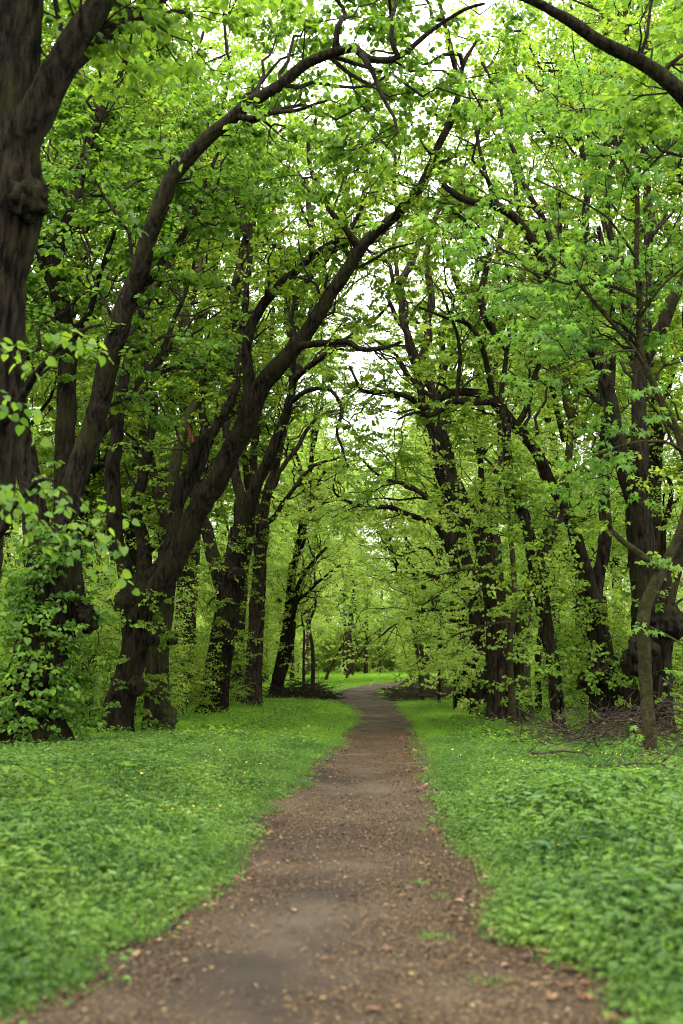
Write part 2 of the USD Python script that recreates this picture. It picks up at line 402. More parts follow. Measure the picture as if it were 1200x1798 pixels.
def spawn(rng, pos, tan, rad, n, length, up=0.15, fwd=0.55, flat=0.0, k=5, wob=0.12, rk=0.6, rmax=1.0, droop=0.0, weight=None, back=0.0):
    """n side branches from nodes (pos, tan, rad): curves (n, k, 3), radii (n, k)."""
    if n == 0 or len(pos) == 0:
        return np.zeros((0, k, 3)), np.zeros((0, k))
    i = rng.choice(len(pos), n, p=weight)
    t = tan[i]
    d = rng.normal(size=(n, 3))
    d = norm(d - t * (d * t).sum(1, keepdims=True))
    d[:, 1] = np.where(rng.uniform(0, 1, n) < back, np.abs(d[:, 1]), d[:, 1])
    d = norm(d + fwd * t + V([0, 0, up]))
    d[:, 2] *= 1 - flat
    d = norm(d)
    ln = rng.uniform(*length, n)
    u = np.linspace(0, 1, k)
    bend = norm(rng.normal(size=(n, 3))) * 0.35 + V([0, 0, 0.25 - droop])
    P = pos[i][:, None] + d[:, None] * (ln[:, None] * u)[..., None] + bend[:, None] * (ln[:, None] * (u ** 2) * 0.45)[..., None]
    if k > 3:
        w = rng.normal(size=(n, k, 3)) * wob * ln[:, None, None] * 0.35
        w[:, 0] = 0
        P = P + w
    r0 = np.minimum(rad[i] * rk, rmax)
    return P, r0[:, None] * (1 - 0.75 * u)[None]


def nodes_of(P, r, lo=0.25):
    """Nodes along many curves, beyond the first part of each."""
    if len(P) == 0:
        return np.zeros((0, 3)), np.zeros((0, 3)), np.zeros(0)
    Tn = norm(np.gradient(P, axis=1))
    mid = (P[:, 1:] + P[:, :-1]) / 2
    pos = np.concatenate([P[:, 1:], mid[:, 1:]], 1).reshape(-1, 3)
    tan = np.concatenate([Tn[:, 1:], Tn[:, 1:-1] if Tn.shape[1] - 2 == mid.shape[1] - 1 else Tn[:, 2:]], 1).reshape(-1, 3)
    rad = np.concatenate([r[:, 1:], r[:, 2:]], 1).reshape(-1)
    return pos, tan, rad


def leaf_sprays(rng, P, m, size, shape, droop=0.5, spread=0.9):
    """m leaves along each twig of P (n, k, 3); they hang alternately to both sides."""
    n, k = P.shape[:2]
    if n == 0:
        return np.zeros((0, 3)), np.zeros((0, 3), int)
    u = (np.arange(m)[None] + rng.uniform(0.1, 0.9, (n, m))) / m * 0.85 + 0.15
    x = u * (k - 1)
    i0 = np.clip(x.astype(int), 0, k - 2)
    fr = (x - i0)[..., None]
    rowi = np.arange(n)[:, None]
    pos = P[rowi, i0] * (1 - fr) + P[rowi, i0 + 1] * fr
    t = norm(P[rowi, i0 + 1] - P[rowi, i0])
    side = norm(np.cross(t, V([0, 0, 1.0])) + 1e-6)
    sg = np.where(np.arange(m) % 2 == 0, 1.0, -1.0)[None, :, None]
    ax = norm(side * sg * spread + t * 0.55 + rng.normal(size=(n, m, 3)) * 0.33 + V([0, 0, -droop]))
    nr = norm(V([0, 0, 1.0]) + rng.normal(size=(n, m, 3)) * 0.5 + ax * 0.2)
    sz = rng.uniform(size[0], size[1], (n, m)) * (0.75 + 0.25 * np.sin(u * 3.0))
    pos = pos + ax * sz[..., None] * 0.35
    return leaves(pos.reshape(-1, 3), ax.reshape(-1, 3), nr.reshape(-1, 3), sz.reshape(-1), shape)


def limb_curve(pts, d0, d1, step=0.1):
    """pixel polyline (px, py, radius px) at depths running from d0 to d1 -> world curve and radii"""
    pts = np.asarray(pts, float)
    s = np.r_[0, np.cumsum(np.hypot(*np.diff(pts[:, :2], axis=0).T))]
    ds = d0 + (d1 - d0) * s / s[-1]
    W = V([[*at(p[0], p[1], d), 0.68 * p[2] * d / FPX] for p, d in zip(pts, ds)])
    S = spline(W, step)
    return S[:, :3], np.maximum(S[:, 3], 0.008)


def jitter_curve(C, amp, seed, freq=1.1):
    s = np.r_[0, np.cumsum(np.linalg.norm(np.diff(C, axis=0), axis=1))]
    o = np.stack([fbm(np.stack([s * freq, s * 0 + 3.7 * k, s * 0 + seed], -1), 3, seed + k) - 0.5 for k in range(3)], 1)
    return C + o * amp * np.clip(s / 0.6, 0, 1)[:, None]


def burl(center, radius, seed):
    m = trimesh.creation.icosphere(3)
    v = np.array(m.vertices)
    k = 0.45 + 1.1 * (fbm(v * 1.9 + seed, 4, seed)) + 0.22 * (np.abs(fbm(v * 6 + seed, 2, seed + 4) - 0.5) * 2 - 0.3)
    return center + v * k[:, None] * radius * V([1, 1, 1.1]), np.array(m.faces)


count_tris = [0]


def build_tree(name, label, cat, d, trunk, limbs, auto=(), seed=0, bark='bark', leaf='lime_leaf', shape=LIME, size=(0.055, 0.085),
               dens=1.0, m=11, sprouts=0, burls=(), stubs=(), limb_ridge=0.14, droop=0.5, p1=(0.8, 2.4), group=None, flare=0.45, sides=36, ivy=0, on=True, root=True, big=0):
    """A tree traced from the picture: trunk and limbs as pixel polylines at depth d; finer branches, twigs and leaves grow from them."""
    rng = np.random.default_rng(1000 + seed)
    if d > 24 and shape is LIME:
        shape, dens = DIAMOND, dens * 1.35
    C, r = limb_curve(trunk, d, d, 0.07)
    r = r * 1.06
    base = C[0].copy()
    if root:
        base[2] = float(ground_z(base[0], base[1]))
        C = np.vstack([V([[base[0], base[1], base[2] - 0.15]]), C[C[:, 2] > base[2] + 0.02]])
        r = np.r_[r[0], r[-(len(C) - 1):]]
    t = thing(name, label, cat, base, group=group)
    o = base[None]
    part('trunk', (lambda v, f: (v - o, f))(*bark_tube(C, r, sides, seed, 0.24, 0.2, flare * 1.4)), M[bark], t, smooth=50)
    for k, (px, py, dd, rp) in enumerate(burls):
        v, f = burl(at(px, py, dd), rp * dd / FPX, seed * 5 + k)
        part('burl', (v - o, f), M[bark], t, smooth=50)
    pos, tan, rad = [], [], []
    LC, skel = [], [C]

    def join(Q, reach):
        """slides a limb's start onto the nearest trunk or limb built before it"""
        N_ = np.vstack(skel)
        dist = np.linalg.norm(N_ - Q[0], axis=1)
        k_ = int(np.argmin(dist))
        if dist[k_] > reach:
            return Q
        u_ = np.clip(np.linspace(0, 1, len(Q)) / 0.4, 0, 1)[:, None]
        return Q + (N_[k_] - Q[0]) * (1 - u_) ** 2
    for k, spec in enumerate(limbs):
        pts, d0, d1, leafy = spec[:4]
        Cl, rl = limb_curve(pts, d0, d1, 0.12)
        Cl = join(jitter_curve(Cl, 0.16, seed * 17 + k), 1.3)
        LC.append((Cl, rl, leafy, spec[4] if len(spec) > 4 else 1.0))
        skel.append(Cl)
    for k, (px, py, d0, dx, dy, dz, r0) in enumerate(auto):      # limbs mostly out of the picture or behind leaves
        A = at(px, py, d0)
        N_ = np.vstack(skel)
        A = N_[int(np.argmin(np.linalg.norm(N_ - A, axis=1)))]
        E = A + V([dx, dy, dz])
        mid = (A + E) / 2 + V([dx * -0.12, dy * -0.12, np.linalg.norm([dx, dy, dz]) * 0.1]) + rng.normal(size=3) * 0.3
        q = (A * 3 + mid) / 4 + rng.normal(size=3) * 0.1
        Wl = np.c_[V([A, q, mid, (mid + E) / 2 + rng.normal(size=3) * 0.35, E]), V([r0, r0 * 0.9, r0 * 0.65, r0 * 0.42, r0 * 0.15])]
        S = spline(Wl, 0.14)
        LC.append((jitter_curve(S[:, :3], 0.3, seed * 19 + k + 50), np.maximum(S[:, 3], 0.01), 0.25, 1.0))
    for k, (Cl, rl, leafy, w) in enumerate(LC):
        sd = 20 if rl.max() > 0.09 else 12
        part('limb', (lambda v, f: (v - o, f))(*bark_tube(Cl, rl, sd, seed * 3 + k, limb_ridge, 0.16)), M[bark], t, smooth=50)
        Tn = norm(np.gradient(Cl, axis=0))
        a = int(len(Cl) * leafy)
        e_ = max(a, int(len(Cl) * w))
        pos.append(Cl[a:e_]); tan.append(Tn[a:e_]); rad.append(rl[a:e_])
    for (px, py, d0, qx, qy, d1, rp) in stubs:                   # broken ends with torn pale wood
        A, E = at(px, py, d0), at(qx, qy, d1)
        Rw, shards = rp * d0 / FPX * 0.75, []
        for q in range(7):
            offs = norm(rng.normal(size=3)) * Rw * 0.6
            e = A + (E - A) * rng.uniform(0.45, 1.0) + rng.normal(size=3) * Rw * 0.45
            Cs = (A + offs) * (1 - np.linspace(0, 1, 6)[:, None]) + e * np.linspace(0, 1, 6)[:, None]
            shards.append(bark_tube(Cs, np.linspace(0.55, 0.06, 6) * Rw, 7, seed + 77 + q, 0.4, 0.5))
        v, f = cat_mesh(shards)
        part('torn_wood', (v - o, f), M['raw_wood'], t, label='torn pale orange wood where the limb broke off')
    if not on:
        return t
    tw, lf = [], []
    if pos:
        pos, tan, rad = np.vstack(pos), np.vstack(tan), np.concatenate(rad)
        n_l = len(pos)
        length = n_l * 0.125
        n1 = int(length * 2.0 * dens)
        P1, r1 = spawn(rng, pos, tan, rad, n1, p1, up=0.35, fwd=0.7, k=8, wob=0.085, rk=0.5, rmax=0.032, back=0.8)
        p1, t1, q1 = nodes_of(P1, r1)
        pool = (np.vstack([p1, pos]), np.vstack([t1, tan]), np.concatenate([q1, np.minimum(rad, 0.02)]))
        w = np.r_[np.full(len(p1), 1.0), np.full(n_l, 0.35)]
        n2 = int(n1 * 4.2)
        P2, r2 = spawn(rng, *pool, n2, (0.4, 1.15), up=0.1, fwd=0.6, flat=0.25, k=5, wob=0.14, rk=0.6, rmax=0.012, weight=w / w.sum(), back=0.45)
        p2, t2, q2 = nodes_of(P2, r2)
        pool = (np.vstack([p2, p1]), np.vstack([t2, t1]), np.concatenate([q2, q1]))
        w = np.r_[np.full(len(p2), 1.0), np.full(len(p1), 0.4)]
        n3 = int(n2 * 5.2)
        P3, r3 = spawn(rng, *pool, n3, (0.16, 0.5), up=0.0, fwd=0.7, flat=0.7, k=3, wob=0.06, rk=0.6, rmax=0.005, weight=w / w.sum(), droop=0.35)
        tw += [tubes(P1, np.maximum(r1, 0.006), 6), tubes(P2, np.maximum(r2, 0.0035), 4), tubes(P3, np.maximum(r3, 0.0016), 3)]
        lf.append(leaf_sprays(rng, P3, int(m * 1.3), (size[0] * 1.08, size[1] * 1.12), shape, droop))
    if sprouts:                                                # leafy shoots from the trunk's bark
        Tn = norm(np.gradient(C, axis=0))
        a = slice(int(len(C) * 0.12), None)
        out = norm(rng.normal(size=(sprouts, 3)) * V([1, 1, 0.3]) + V([0, -0.7, 0]))
        i = rng.integers(int(len(C) * 0.1), len(C), sprouts)
        A = C[i] + out * r[i][:, None] * 0.8
        ln = rng.uniform(0.25, 0.8, sprouts)
        u = np.linspace(0, 1, 5)
        Ps = A[:, None] + out[:, None] * (ln[:, None] * u)[..., None] + V([0, 0, 1.0]) * (ln[:, None] * (0.45 * u - 0.55 * u ** 2))[..., None]
        Ps = Ps + rng.normal(size=Ps.shape) * 0.02
        rs = np.full((sprouts, 5), 0.006) * (1 - 0.7 * u)
        p4, t4, q4 = nodes_of(Ps, rs)
        P5, r5 = spawn(rng, p4, t4, q4, sprouts * 3, (0.12, 0.35), up=-0.05, fwd=0.6, flat=0.5, k=4, wob=0.05, rk=0.7, rmax=0.004, droop=0.4)
        tw += [tubes(Ps, rs, 4), tubes(P5, r5, 3)]
        lf += [leaf_sprays(rng, Ps, 6, size, shape, droop), leaf_sprays(rng, P5, 8, size, shape, droop)]
    if tw:
        v, f = cat_mesh(tw)
        part('twigs', (v - o, f), M['twig'], t, kind='stuff')
        v, f = cat_mesh(lf)
        count_tris[0] += len(f)
        part('crown', (v - o, f), M[leaf], t, kind='stuff')
    if ivy:
        n = ivy
        i = rng.integers(0, len(C), n)
        Tn = norm(np.gradient(C, axis=0))
        out = rng.normal(size=(n, 3)); out = norm(out - Tn[i] * (out * Tn[i]).sum(1, keepdims=True))
        P0 = C[i] + out * (r[i] * rng.uniform(0.95, 1.5, n))[:, None] + Tn[i] * rng.uniform(-0.1, 0.1, n)[:, None]
        ax = norm(V([0, 0, -1.0]) + out * 0.5 + rng.normal(size=(n, 3)) * 0.4)
        v, f = leaves(P0, ax, out + rng.normal(size=(n, 3)) * 0.35, rng.uniform(0.028, 0.055, n), NARROW)
        part('ivy', (v - o, f), M['ivy_leaf'], t, kind='stuff')
    return t

# ------------------------------------------------------------------ the old trees along the path, traced from the photograph
# left row
nearT = build_tree('lime_tree', 'nearest old lime at the left edge, thick bare trunk with a large burl', 'tree', 8.0,
    [(-150, 1460, 105), (-130, 1350, 85), (-80, 1100, 74), (-30, 850, 66), (-4, 650, 58), (8, 500, 50), (22, 420, 62), (28, 340, 70), (22, 260, 62), (28, 120, 60), (35, 0, 58), (40, -160, 50)],
    [([(8, 360, 30), (25, 280, 40), (68, 180, 44), (110, 110, 40), (160, 30, 36), (205, -60, 30), (260, -190, 22)], 8.0, 7.6, 0.35),
     ([(18, 350, 18), (42, 270, 24), (80, 190, 28), (120, 130, 26), (180, 62, 22), (240, 22, 19), (300, -15, 16), (400, -60, 11)], 7.9, 9.0, 0.4),
     ([(0, 760, 16), (40, 700, 11), (90, 640, 8), (150, 585, 5), (190, 570, 3)], 7.8, 6.8, 9.0),
     ([(-30, 980, 16), (25, 900, 9), (70, 850, 6), (105, 840, 4)], 7.6, 6.6, 9.0)],
    auto=[(35, -150, 8, -2.2, -1.5, 2.4, 0.15)],
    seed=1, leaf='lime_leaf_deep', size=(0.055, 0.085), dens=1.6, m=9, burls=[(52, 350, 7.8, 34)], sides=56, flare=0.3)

treeA = build_tree('lime_tree', 'massive dark lime at left with leafy sprouting trunk, long limb arching across the top', 'tree', 15.0,
    [(52, 1305, 66), (52, 1250, 58), (62, 1180, 54), (82, 1110, 60), (95, 1060, 66), (98, 1010, 56), (108, 955, 46)],
    [([(108, 975, 46), (138, 850, 30), (172, 720, 28), (208, 580, 26), (252, 455, 23), (290, 350, 21), (340, 270, 19), (410, 207, 18), (490, 142, 15), (580, 100, 13), (625, 88, 12), (645, 104, 10), (700, 95, 8), (760, 55, 6), (800, 30, 5), (850, 10, 4)], 15, 12.5, 0.2, 0.84),
     ([(100, 990, 40), (112, 880, 30), (115, 780, 26), (122, 650, 24), (110, 540, 22), (103, 440, 19), (130, 350, 16), (150, 270, 13), (190, 180, 9), (230, 90, 6)], 15, 16, 0.35),
     ([(80, 1080, 38), (55, 950, 34), (50, 850, 30), (32, 720, 28), (15, 560, 24), (20, 430, 20), (60, 280, 15)], 15.0, 14.6, 0.3),
     ([(138, 850, 16), (175, 770, 13), (240, 690, 10), (290, 600, 7), (330, 500, 5), (350, 420, 3)], 15.0, 16.5, 0.3),
     ([(230, 520, 12), (270, 480, 10), (330, 400, 8), (350, 330, 6), (400, 250, 4)], 14.0, 15.5, 0.2),
     ([(120, 620, 12), (150, 560, 9), (170, 500, 7), (200, 400, 5)], 15.6, 14.2, 0.2),
     ([(410, 207, 9), (440, 212, 8), (480, 195, 6), (520, 190, 5), (580, 170, 3)], 13.2, 13.2, 0.1),
     ([(625, 88, 9), (655, 130, 7), (668, 160, 6), (690, 200, 5), (700, 235, 4)], 12.6, 12.4, 0.75)],
    auto=[(110, 540, 15.6, -2.5, 1, 3, 0.13), (700, 95, 13, 0.3, 1.6, 1.3, 0.035), (600, 90, 13.2, 0.3, 1.5, 1.6, 0.04)],
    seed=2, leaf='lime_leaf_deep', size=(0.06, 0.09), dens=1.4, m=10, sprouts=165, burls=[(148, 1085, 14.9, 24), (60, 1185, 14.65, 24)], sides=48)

treeB = build_tree('lime_tree', 'old lime leaning right with one thick diagonal limb rising across the path', 'tree', 18.7,
    [(203, 1292, 34), (210, 1240, 31), (224, 1190, 30), (236, 1140, 30), (240, 1090, 33), (246, 1050, 36), (262, 1025, 30)],
    [([(246, 1075, 32), (285, 1032, 31), (330, 950, 29), (375, 860, 28), (418, 765, 27), (455, 690, 25), (500, 630, 22), (555, 565, 19), (605, 488, 17), (640, 430, 15), (700, 370, 13), (762, 298, 13), (776, 250, 10), (795, 200, 10), (806, 150, 8), (795, 90, 6), (780, 20, 5), (770, -50, 4)], 18.7, 16.0, 0.3, 0.8),
     ([(425, 745, 20), (433, 690, 17), (436, 620, 14), (452, 560, 13), (500, 490, 11), (560, 445, 9), (600, 420, 7), (640, 350, 5)], 18.0, 18.4, 0.2),
     ([(240, 1080, 24), (220, 1010, 20), (207, 930, 19), (203, 840, 20), (204, 760, 16), (215, 680, 13), (245, 560, 12), (280, 490, 11), (330, 400, 8), (380, 300, 6)], 18.8, 20, 0.4),
     ([(262, 1040, 24), (258, 960, 18), (246, 880, 15), (262, 800, 12), (272, 740, 11), (258, 640, 8), (250, 560, 6)], 18.9, 21, 0.3),
     ([(285, 1030, 24), (303, 960, 20), (312, 880, 16), (338, 800, 12), (344, 770, 10)], 18.9, 19.2, 0.3),
     ([(312, 890, 16), (355, 800, 13), (400, 720, 12), (420, 650, 10), (430, 560, 9), (440, 440, 7), (450, 330, 5)], 19.1, 21, 0.2),
     ([(805, 155, 6), (815, 110, 6), (822, 95, 5), (840, 60, 3)], 16.2, 16.2, 0.0),
     ([(520, 610, 10), (600, 600, 8), (640, 615, 6), (700, 600, 4)], 17.3, 16.6, 0.2),
     ([(640, 430, 9), (560, 330, 7), (540, 260, 6), (560, 200, 4)], 16.8, 17.6, 0.1)],
    auto=[(440, 440, 20.9, -0.5, 1.5, 2.5, 0.09), (782, 30, 16, -1.1, 0.9, 0.9, 0.035), (795, 90, 16, -0.8, 1.6, 0.9, 0.035), (772, -40, 16, 0.5, 1.2, 0.7, 0.03)],
    seed=3, leaf='lime_leaf', size=(0.055, 0.08), dens=1.05, m=10, sprouts=22, burls=[(240, 1205, 18.4, 15), (222, 1060, 18.6, 20), (270, 1125, 18.5, 10)],
    stubs=[(341, 778, 19.2, 322, 733, 19.1, 11)], sides=48)

build_tree('lime_tree', 'mossy green split trunk standing close behind the leaning lime at left', 'tree', 19.6,
    [(277, 1288, 32), (276, 1230, 28), (277, 1160, 25), (284, 1090, 24), (290, 1030, 23), (296, 960, 22), (292, 900, 18)],
    [([(294, 930, 20), (300, 850, 17), (318, 760, 14), (355, 690, 12), (395, 600, 11), (410, 520, 9), (430, 420, 7), (470, 330, 5)], 19.6, 22, 0.3),
     ([(292, 930, 16), (270, 840, 13), (250, 760, 11), (270, 650, 9), (320, 560, 7), (350, 480, 6), (360, 380, 4)], 19.8, 22.5, 0.3)],
    auto=[(355, 690, 20.6, -2, 2, 4, 0.09)],
    seed=4, bark='bark_mossy', leaf='lime_leaf', size=(0.055, 0.08), dens=0.75, m=10, sprouts=42, burls=[(297, 1258, 19.2, 15), (303, 1120, 19.5, 11), (290, 1275, 19.2, 13)], limb_ridge=0.08)

build_tree('lime_tree', 'tall dark burred lime on the left, forked at mid height, behind the mossy split trunk', 'tree', 26.5,
    [(372, 1262, 32), (376, 1225, 28), (384, 1170, 27), (394, 1110, 28), (402, 1050, 28), (412, 990, 26), (424, 930, 24)],
    [([(422, 950, 24), (436, 890, 20), (452, 845, 15), (478, 795, 15), (500, 735, 12), (511, 670, 10), (515, 600, 10), (520, 530, 10), (548, 482, 10), (590, 440, 7), (640, 380, 5)], 26.5, 25, 0.35),
     ([(424, 930, 20), (418, 870, 14), (408, 800, 12), (396, 730, 12), (402, 660, 11), (415, 560, 10), (425, 470, 8), (450, 380, 6)], 26.5, 28, 0.35),
     ([(400, 1060, 22), (375, 980, 18), (352, 900, 15), (345, 820, 12), (360, 740, 10), (350, 650, 8), (330, 580, 6)], 26.7, 28.5, 0.35),
     ([(511, 670, 8), (560, 630, 8), (605, 600, 7), (650, 570, 5), (690, 530, 3)], 25.4, 24.5, 0.2),
     ([(505, 715, 7), (548, 684, 6), (585, 690, 5), (600, 720, 5), (592, 760, 4), (606, 800, 3), (612, 820, 2)], 25.5, 25, 0.4)],
    auto=[(590, 440, 25, 1.5, 0.5, 4.2, 0.07), (560, 460, 25, 2.2, -0.6, 2.6, 0.06), (548, 482, 25.3, 0.5, 1.5, 3.5, 0.1), (425, 470, 27.8, -1, 1, 4, 0.1), (515, 600, 25.4, -1, -1, 3, 0.09)],
    seed=5, leaf='lime_leaf', size=(0.055, 0.08), dens=0.8, m=10, sprouts=60, burls=[(415, 1010, 26, 14), (372, 1215, 26.1, 18), (398, 1120, 26.2, 14)], limb_ridge=0.08)

build_tree('lime_tree', 'straight grey brown trunk right of the burred lime on the left side', 'tree', 31.0,
    [(443, 1249, 22), (445, 1200, 19), (448, 1130, 18), (452, 1060, 17), (456, 990, 16), (462, 920, 14)],
    [([(458, 960, 14), (470, 880, 12), (490, 800, 10), (512, 700, 8), (530, 610, 7), (560, 520, 5)], 31, 32, 0.25),
     ([(460, 930, 12), (445, 840, 10), (455, 740, 8), (470, 640, 7), (480, 540, 5)], 31, 33, 0.25)],
    auto=[(560, 520, 32, 2.0, 0, 5, 0.08), (540, 580, 32, 2.6, 0.5, 2.5, 0.06), (462, 920, 31, 3.0, -1, 2.2, 0.08), (470, 880, 31, 3.2, 0, 4.0, 0.08), (455, 740, 32, -1, 1.5, 6, 0.1), (512, 700, 31.5, 1.5, -1, 5, 0.08)],
    seed=6, bark='bark_brown', leaf='lime_leaf', size=(0.055, 0.08), dens=0.85, m=10, sprouts=40, burls=[(432, 1150, 30.8, 6)])

build_tree('lime_tree', 'thin trunk squeezed between the burred lime and the straight grey brown one', 'tree', 33.0,
    [(415, 1246, 19), (416, 1200, 15), (418, 1130, 14), (425, 1050, 12), (430, 960, 11)],
    [([(428, 1000, 11), (440, 900, 9), (430, 800, 8), (420, 700, 6), (425, 600, 5)], 33, 34, 0.3)],
    auto=[(430, 960, 33, 2.4, -1, 2.4, 0.07), (430, 800, 33.4, -1.5, 1, 6, 0.09)], seed=7, bark='bark_brown', leaf='lime_leaf', size=(0.055, 0.08), dens=0.8, m=10, sprouts=24)

build_tree('lime_tree', 'dark twin stemmed lime beside the left brush pile, farthest of the left row', 'tree', 41.0,
    [(482, 1232, 14), (486, 1200, 12), (494, 1160, 11.5), (503, 1110, 11), (510, 1050, 10), (514, 990, 9)],
    [([(497, 1230, 8), (505, 1180, 7), (512, 1120, 7), (516, 1060, 6), (540, 1000, 5), (575, 960, 3)], 41, 40, 0.3),
     ([(512, 1030, 9), (525, 950, 8), (540, 870, 7), (548, 780, 6), (560, 690, 4)], 41, 42, 0.2),
     ([(508, 1080, 6), (530, 1050, 4), (560, 1020, 3), (600, 990, 2)], 41, 38, 0.2)],
    auto=[(514, 990, 41, 2.6, -2, 2.0, 0.07), (525, 950, 41, 3.4, -1, 4, 0.08), (548, 780, 41.6, 1, 1, 6, 0.08), (540, 870, 41, -2, 0, 6, 0.08), (512, 1030, 41, 2.0, 2, 1.5, 0.06)],
    seed=8, leaf='lime_leaf_young', size=(0.06, 0.085), dens=1.0, m=10, sprouts=30)

# right row
build_tree('maple_tree', 'slender young maple in front at right, smooth greenish forked stem with a snapped side branch', 'tree', 13.3,
    [(1144, 1338, 16), (1140, 1270, 15), (1134, 1190, 14.5), (1129, 1110, 14), (1133, 1070, 14), (1146, 1035, 14), (1162, 1003, 13)],
    [([(1162, 1003, 13), (1142, 985, 10), (1118, 968, 9), (1094, 953, 8), (1074, 936, 6)], 13.3, 13.0, 9.0),
     ([(1160, 1006, 13), (1180, 965, 12), (1198, 915, 11), (1211, 850, 11), (1203, 790, 10.5), (1182, 730, 10), (1160, 688, 9.5), (1142, 645, 9), (1128, 590, 8.5), (1121, 500, 8), (1120, 410, 7), (1126, 310, 6), (1140, 240, 5), (1150, 160, 3)], 13.3, 12.4, 0.35),
     ([(1142, 645, 6), (1100, 590, 5), (1050, 535, 4.5), (1000, 480, 3.5), (950, 440, 2.5)], 12.8, 12.2, 0.2),
     ([(1122, 520, 5), (1060, 505, 4), (990, 500, 3), (920, 470, 2), (860, 455, 2)], 12.6, 11.6, 0.25),
     ([(1121, 450, 4), (1060, 380, 3), (1000, 340, 2.5), (940, 310, 2)], 12.5, 11.8, 0.2),
     ([(1124, 560, 4), (1170, 500, 3.5), (1220, 450, 3)], 12.6, 12.3, 0.2),
     ([(1130, 600, 4), (1080, 620, 3), (1020, 640, 2.5), (960, 650, 2)], 12.7, 11.5, 0.3),
     ([(1124, 330, 4), (1080, 270, 3), (1040, 230, 2), (1000, 180, 2)], 12.4, 12.0, 0.2),
     ([(1203, 790, 5), (1150, 770, 3.5), (1090, 780, 2.5), (1040, 800, 2)], 12.9, 12.0, 0.35),
     ([(1126, 310, 4), (1170, 260, 3), (1210, 220, 2)], 12.4, 12.0, 0.2),
     ([(1131, 1095, 4), (1165, 1110, 3), (1200, 1130, 2)], 13.2, 12.7, 0.4)],
    seed=9, bark='bark_smooth', leaf='maple_leaf', shape=MAPLE, size=(0.06, 0.105), dens=1.2, m=6, p1=(0.4, 1.2), droop=0.75, sides=24, flare=0.25, limb_ridge=0.03, sprouts=5,
    stubs=[(1076, 938, 13.0, 1068, 930, 13.0, 5)])

build_tree('lime_tree', 'big dark lime at right behind the greenish maple stem, collared by a heavy burl', 'tree', 16.8,
    [(1148, 1318, 46), (1146, 1250, 42), (1144, 1190, 42), (1146, 1130, 42), (1140, 1070, 36), (1133, 1000, 28), (1126, 930, 27), (1122, 860, 21), (1120, 780, 18)],
    [([(1122, 880, 20), (1122, 800, 19), (1124, 700, 19), (1130, 600, 18), (1136, 500, 15), (1140, 400, 12), (1138, 300, 9), (1130, 200, 7)], 16.8, 17.2, 0.2),
     ([(1128, 960, 22), (1112, 880, 21), (1090, 790, 20), (1068, 705, 19), (1040, 610, 17), (1005, 545, 14), (975, 495, 13), (955, 450, 12), (928, 408, 11), (880, 368, 11), (838, 360, 10), (800, 345, 9), (776, 326, 7)], 16.8, 15.2, 0.3),
     ([(1160, 1100, 30), (1182, 1030, 22), (1200, 950, 18), (1225, 850, 15), (1250, 700, 12)], 16.8, 17.4, 0.3),
     ([(1132, 660, 14), (1152, 590, 17), (1176, 530, 16), (1210, 480, 13), (1260, 400, 10)], 17, 16.5, 0.2),
     ([(975, 495, 9), (960, 400, 8), (930, 330, 7), (900, 260, 6), (880, 180, 5), (850, 110, 4)], 15.6, 16.2, 0.1),
     ([(880, 368, 7), (860, 310, 6), (850, 270, 5), (830, 200, 4), (828, 140, 3)], 15.4, 15.8, 0.1),
     ([(1130, 600, 10), (1090, 500, 9), (1070, 400, 8), (1075, 300, 8), (1090, 200, 7), (1075, 120, 6)], 17, 18, 0.15)],
    auto=[(1250, 700, 17.3, 1, 0.5, 3.5, 0.12)],
    seed=10, leaf='lime_leaf', size=(0.055, 0.085), dens=0.7, m=10, sprouts=24, burls=[(1112, 1162, 16.5, 22), (1175, 1090, 16.5, 30), (1128, 1140, 16.4, 24)], sides=48)

build_tree('lime_tree', 'forked lime at right with low round burls and a limb arching over the path', 'tree', 18.6,
    [(1070, 1306, 40), (1069, 1260, 39), (1065, 1215, 38), (1058, 1170, 30), (1051, 1110, 24), (1045, 1050, 24)],
    [([(1046, 1065, 22), (1036, 1030, 20), (1022, 980, 19), (1008, 920, 16), (990, 878, 15), (965, 835, 15), (942, 790, 14), (905, 745, 14), (872, 706, 15), (860, 695, 12), (840, 690, 11), (800, 690, 10), (770, 706, 9), (745, 714, 8), (718, 695, 7), (680, 690, 6), (640, 688, 5), (625, 668, 4), (612, 640, 3)], 18.6, 17.0, 0.4),
     ([(1046, 1050, 18), (1056, 1000, 16), (1062, 930, 16), (1060, 850, 14), (1064, 775, 12), (1072, 700, 11), (1080, 600, 10), (1070, 500, 8), (1050, 400, 6)], 18.6, 19.4, 0.3),
     ([(1072, 1270, 34), (1090, 1230, 24), (1108, 1200, 20), (1126, 1165, 18), (1150, 1110, 14), (1170, 1040, 11)], 18.4, 17.8, 0.7),
     ([(866, 712, 12), (830, 708, 10), (800, 705, 9), (770, 722, 8), (752, 732, 7), (738, 724, 5), (700, 735, 3)], 17.4, 17.0, 0.5),
     ([(872, 706, 9), (862, 660, 8), (846, 610, 7), (820, 565, 6), (790, 560, 4), (740, 540, 3)], 17.6, 17.2, 0.15),
     ([(905, 745, 8), (935, 690, 7), (950, 620, 6), (945, 540, 5), (930, 470, 4)], 17.8, 18.6, 0.15),
     ([(800, 690, 6), (808, 630, 5), (800, 580, 4), (780, 520, 3)], 17.3, 18, 0.1)],
    auto=[(1072, 700, 19.2, -0.5, 1, 4.5, 0.1), (1070, 500, 19.3, -1, 1, 4, 0.08), (945, 540, 18.4, -0.5, 1, 4, 0.07)],
    seed=11, leaf='lime_leaf', size=(0.055, 0.08), dens=0.8, m=10, sprouts=40, burls=[(1034, 1196, 18.2, 19), (1050, 1180, 18.1, 20), (1072, 1168, 18.3, 16)], sides=48)

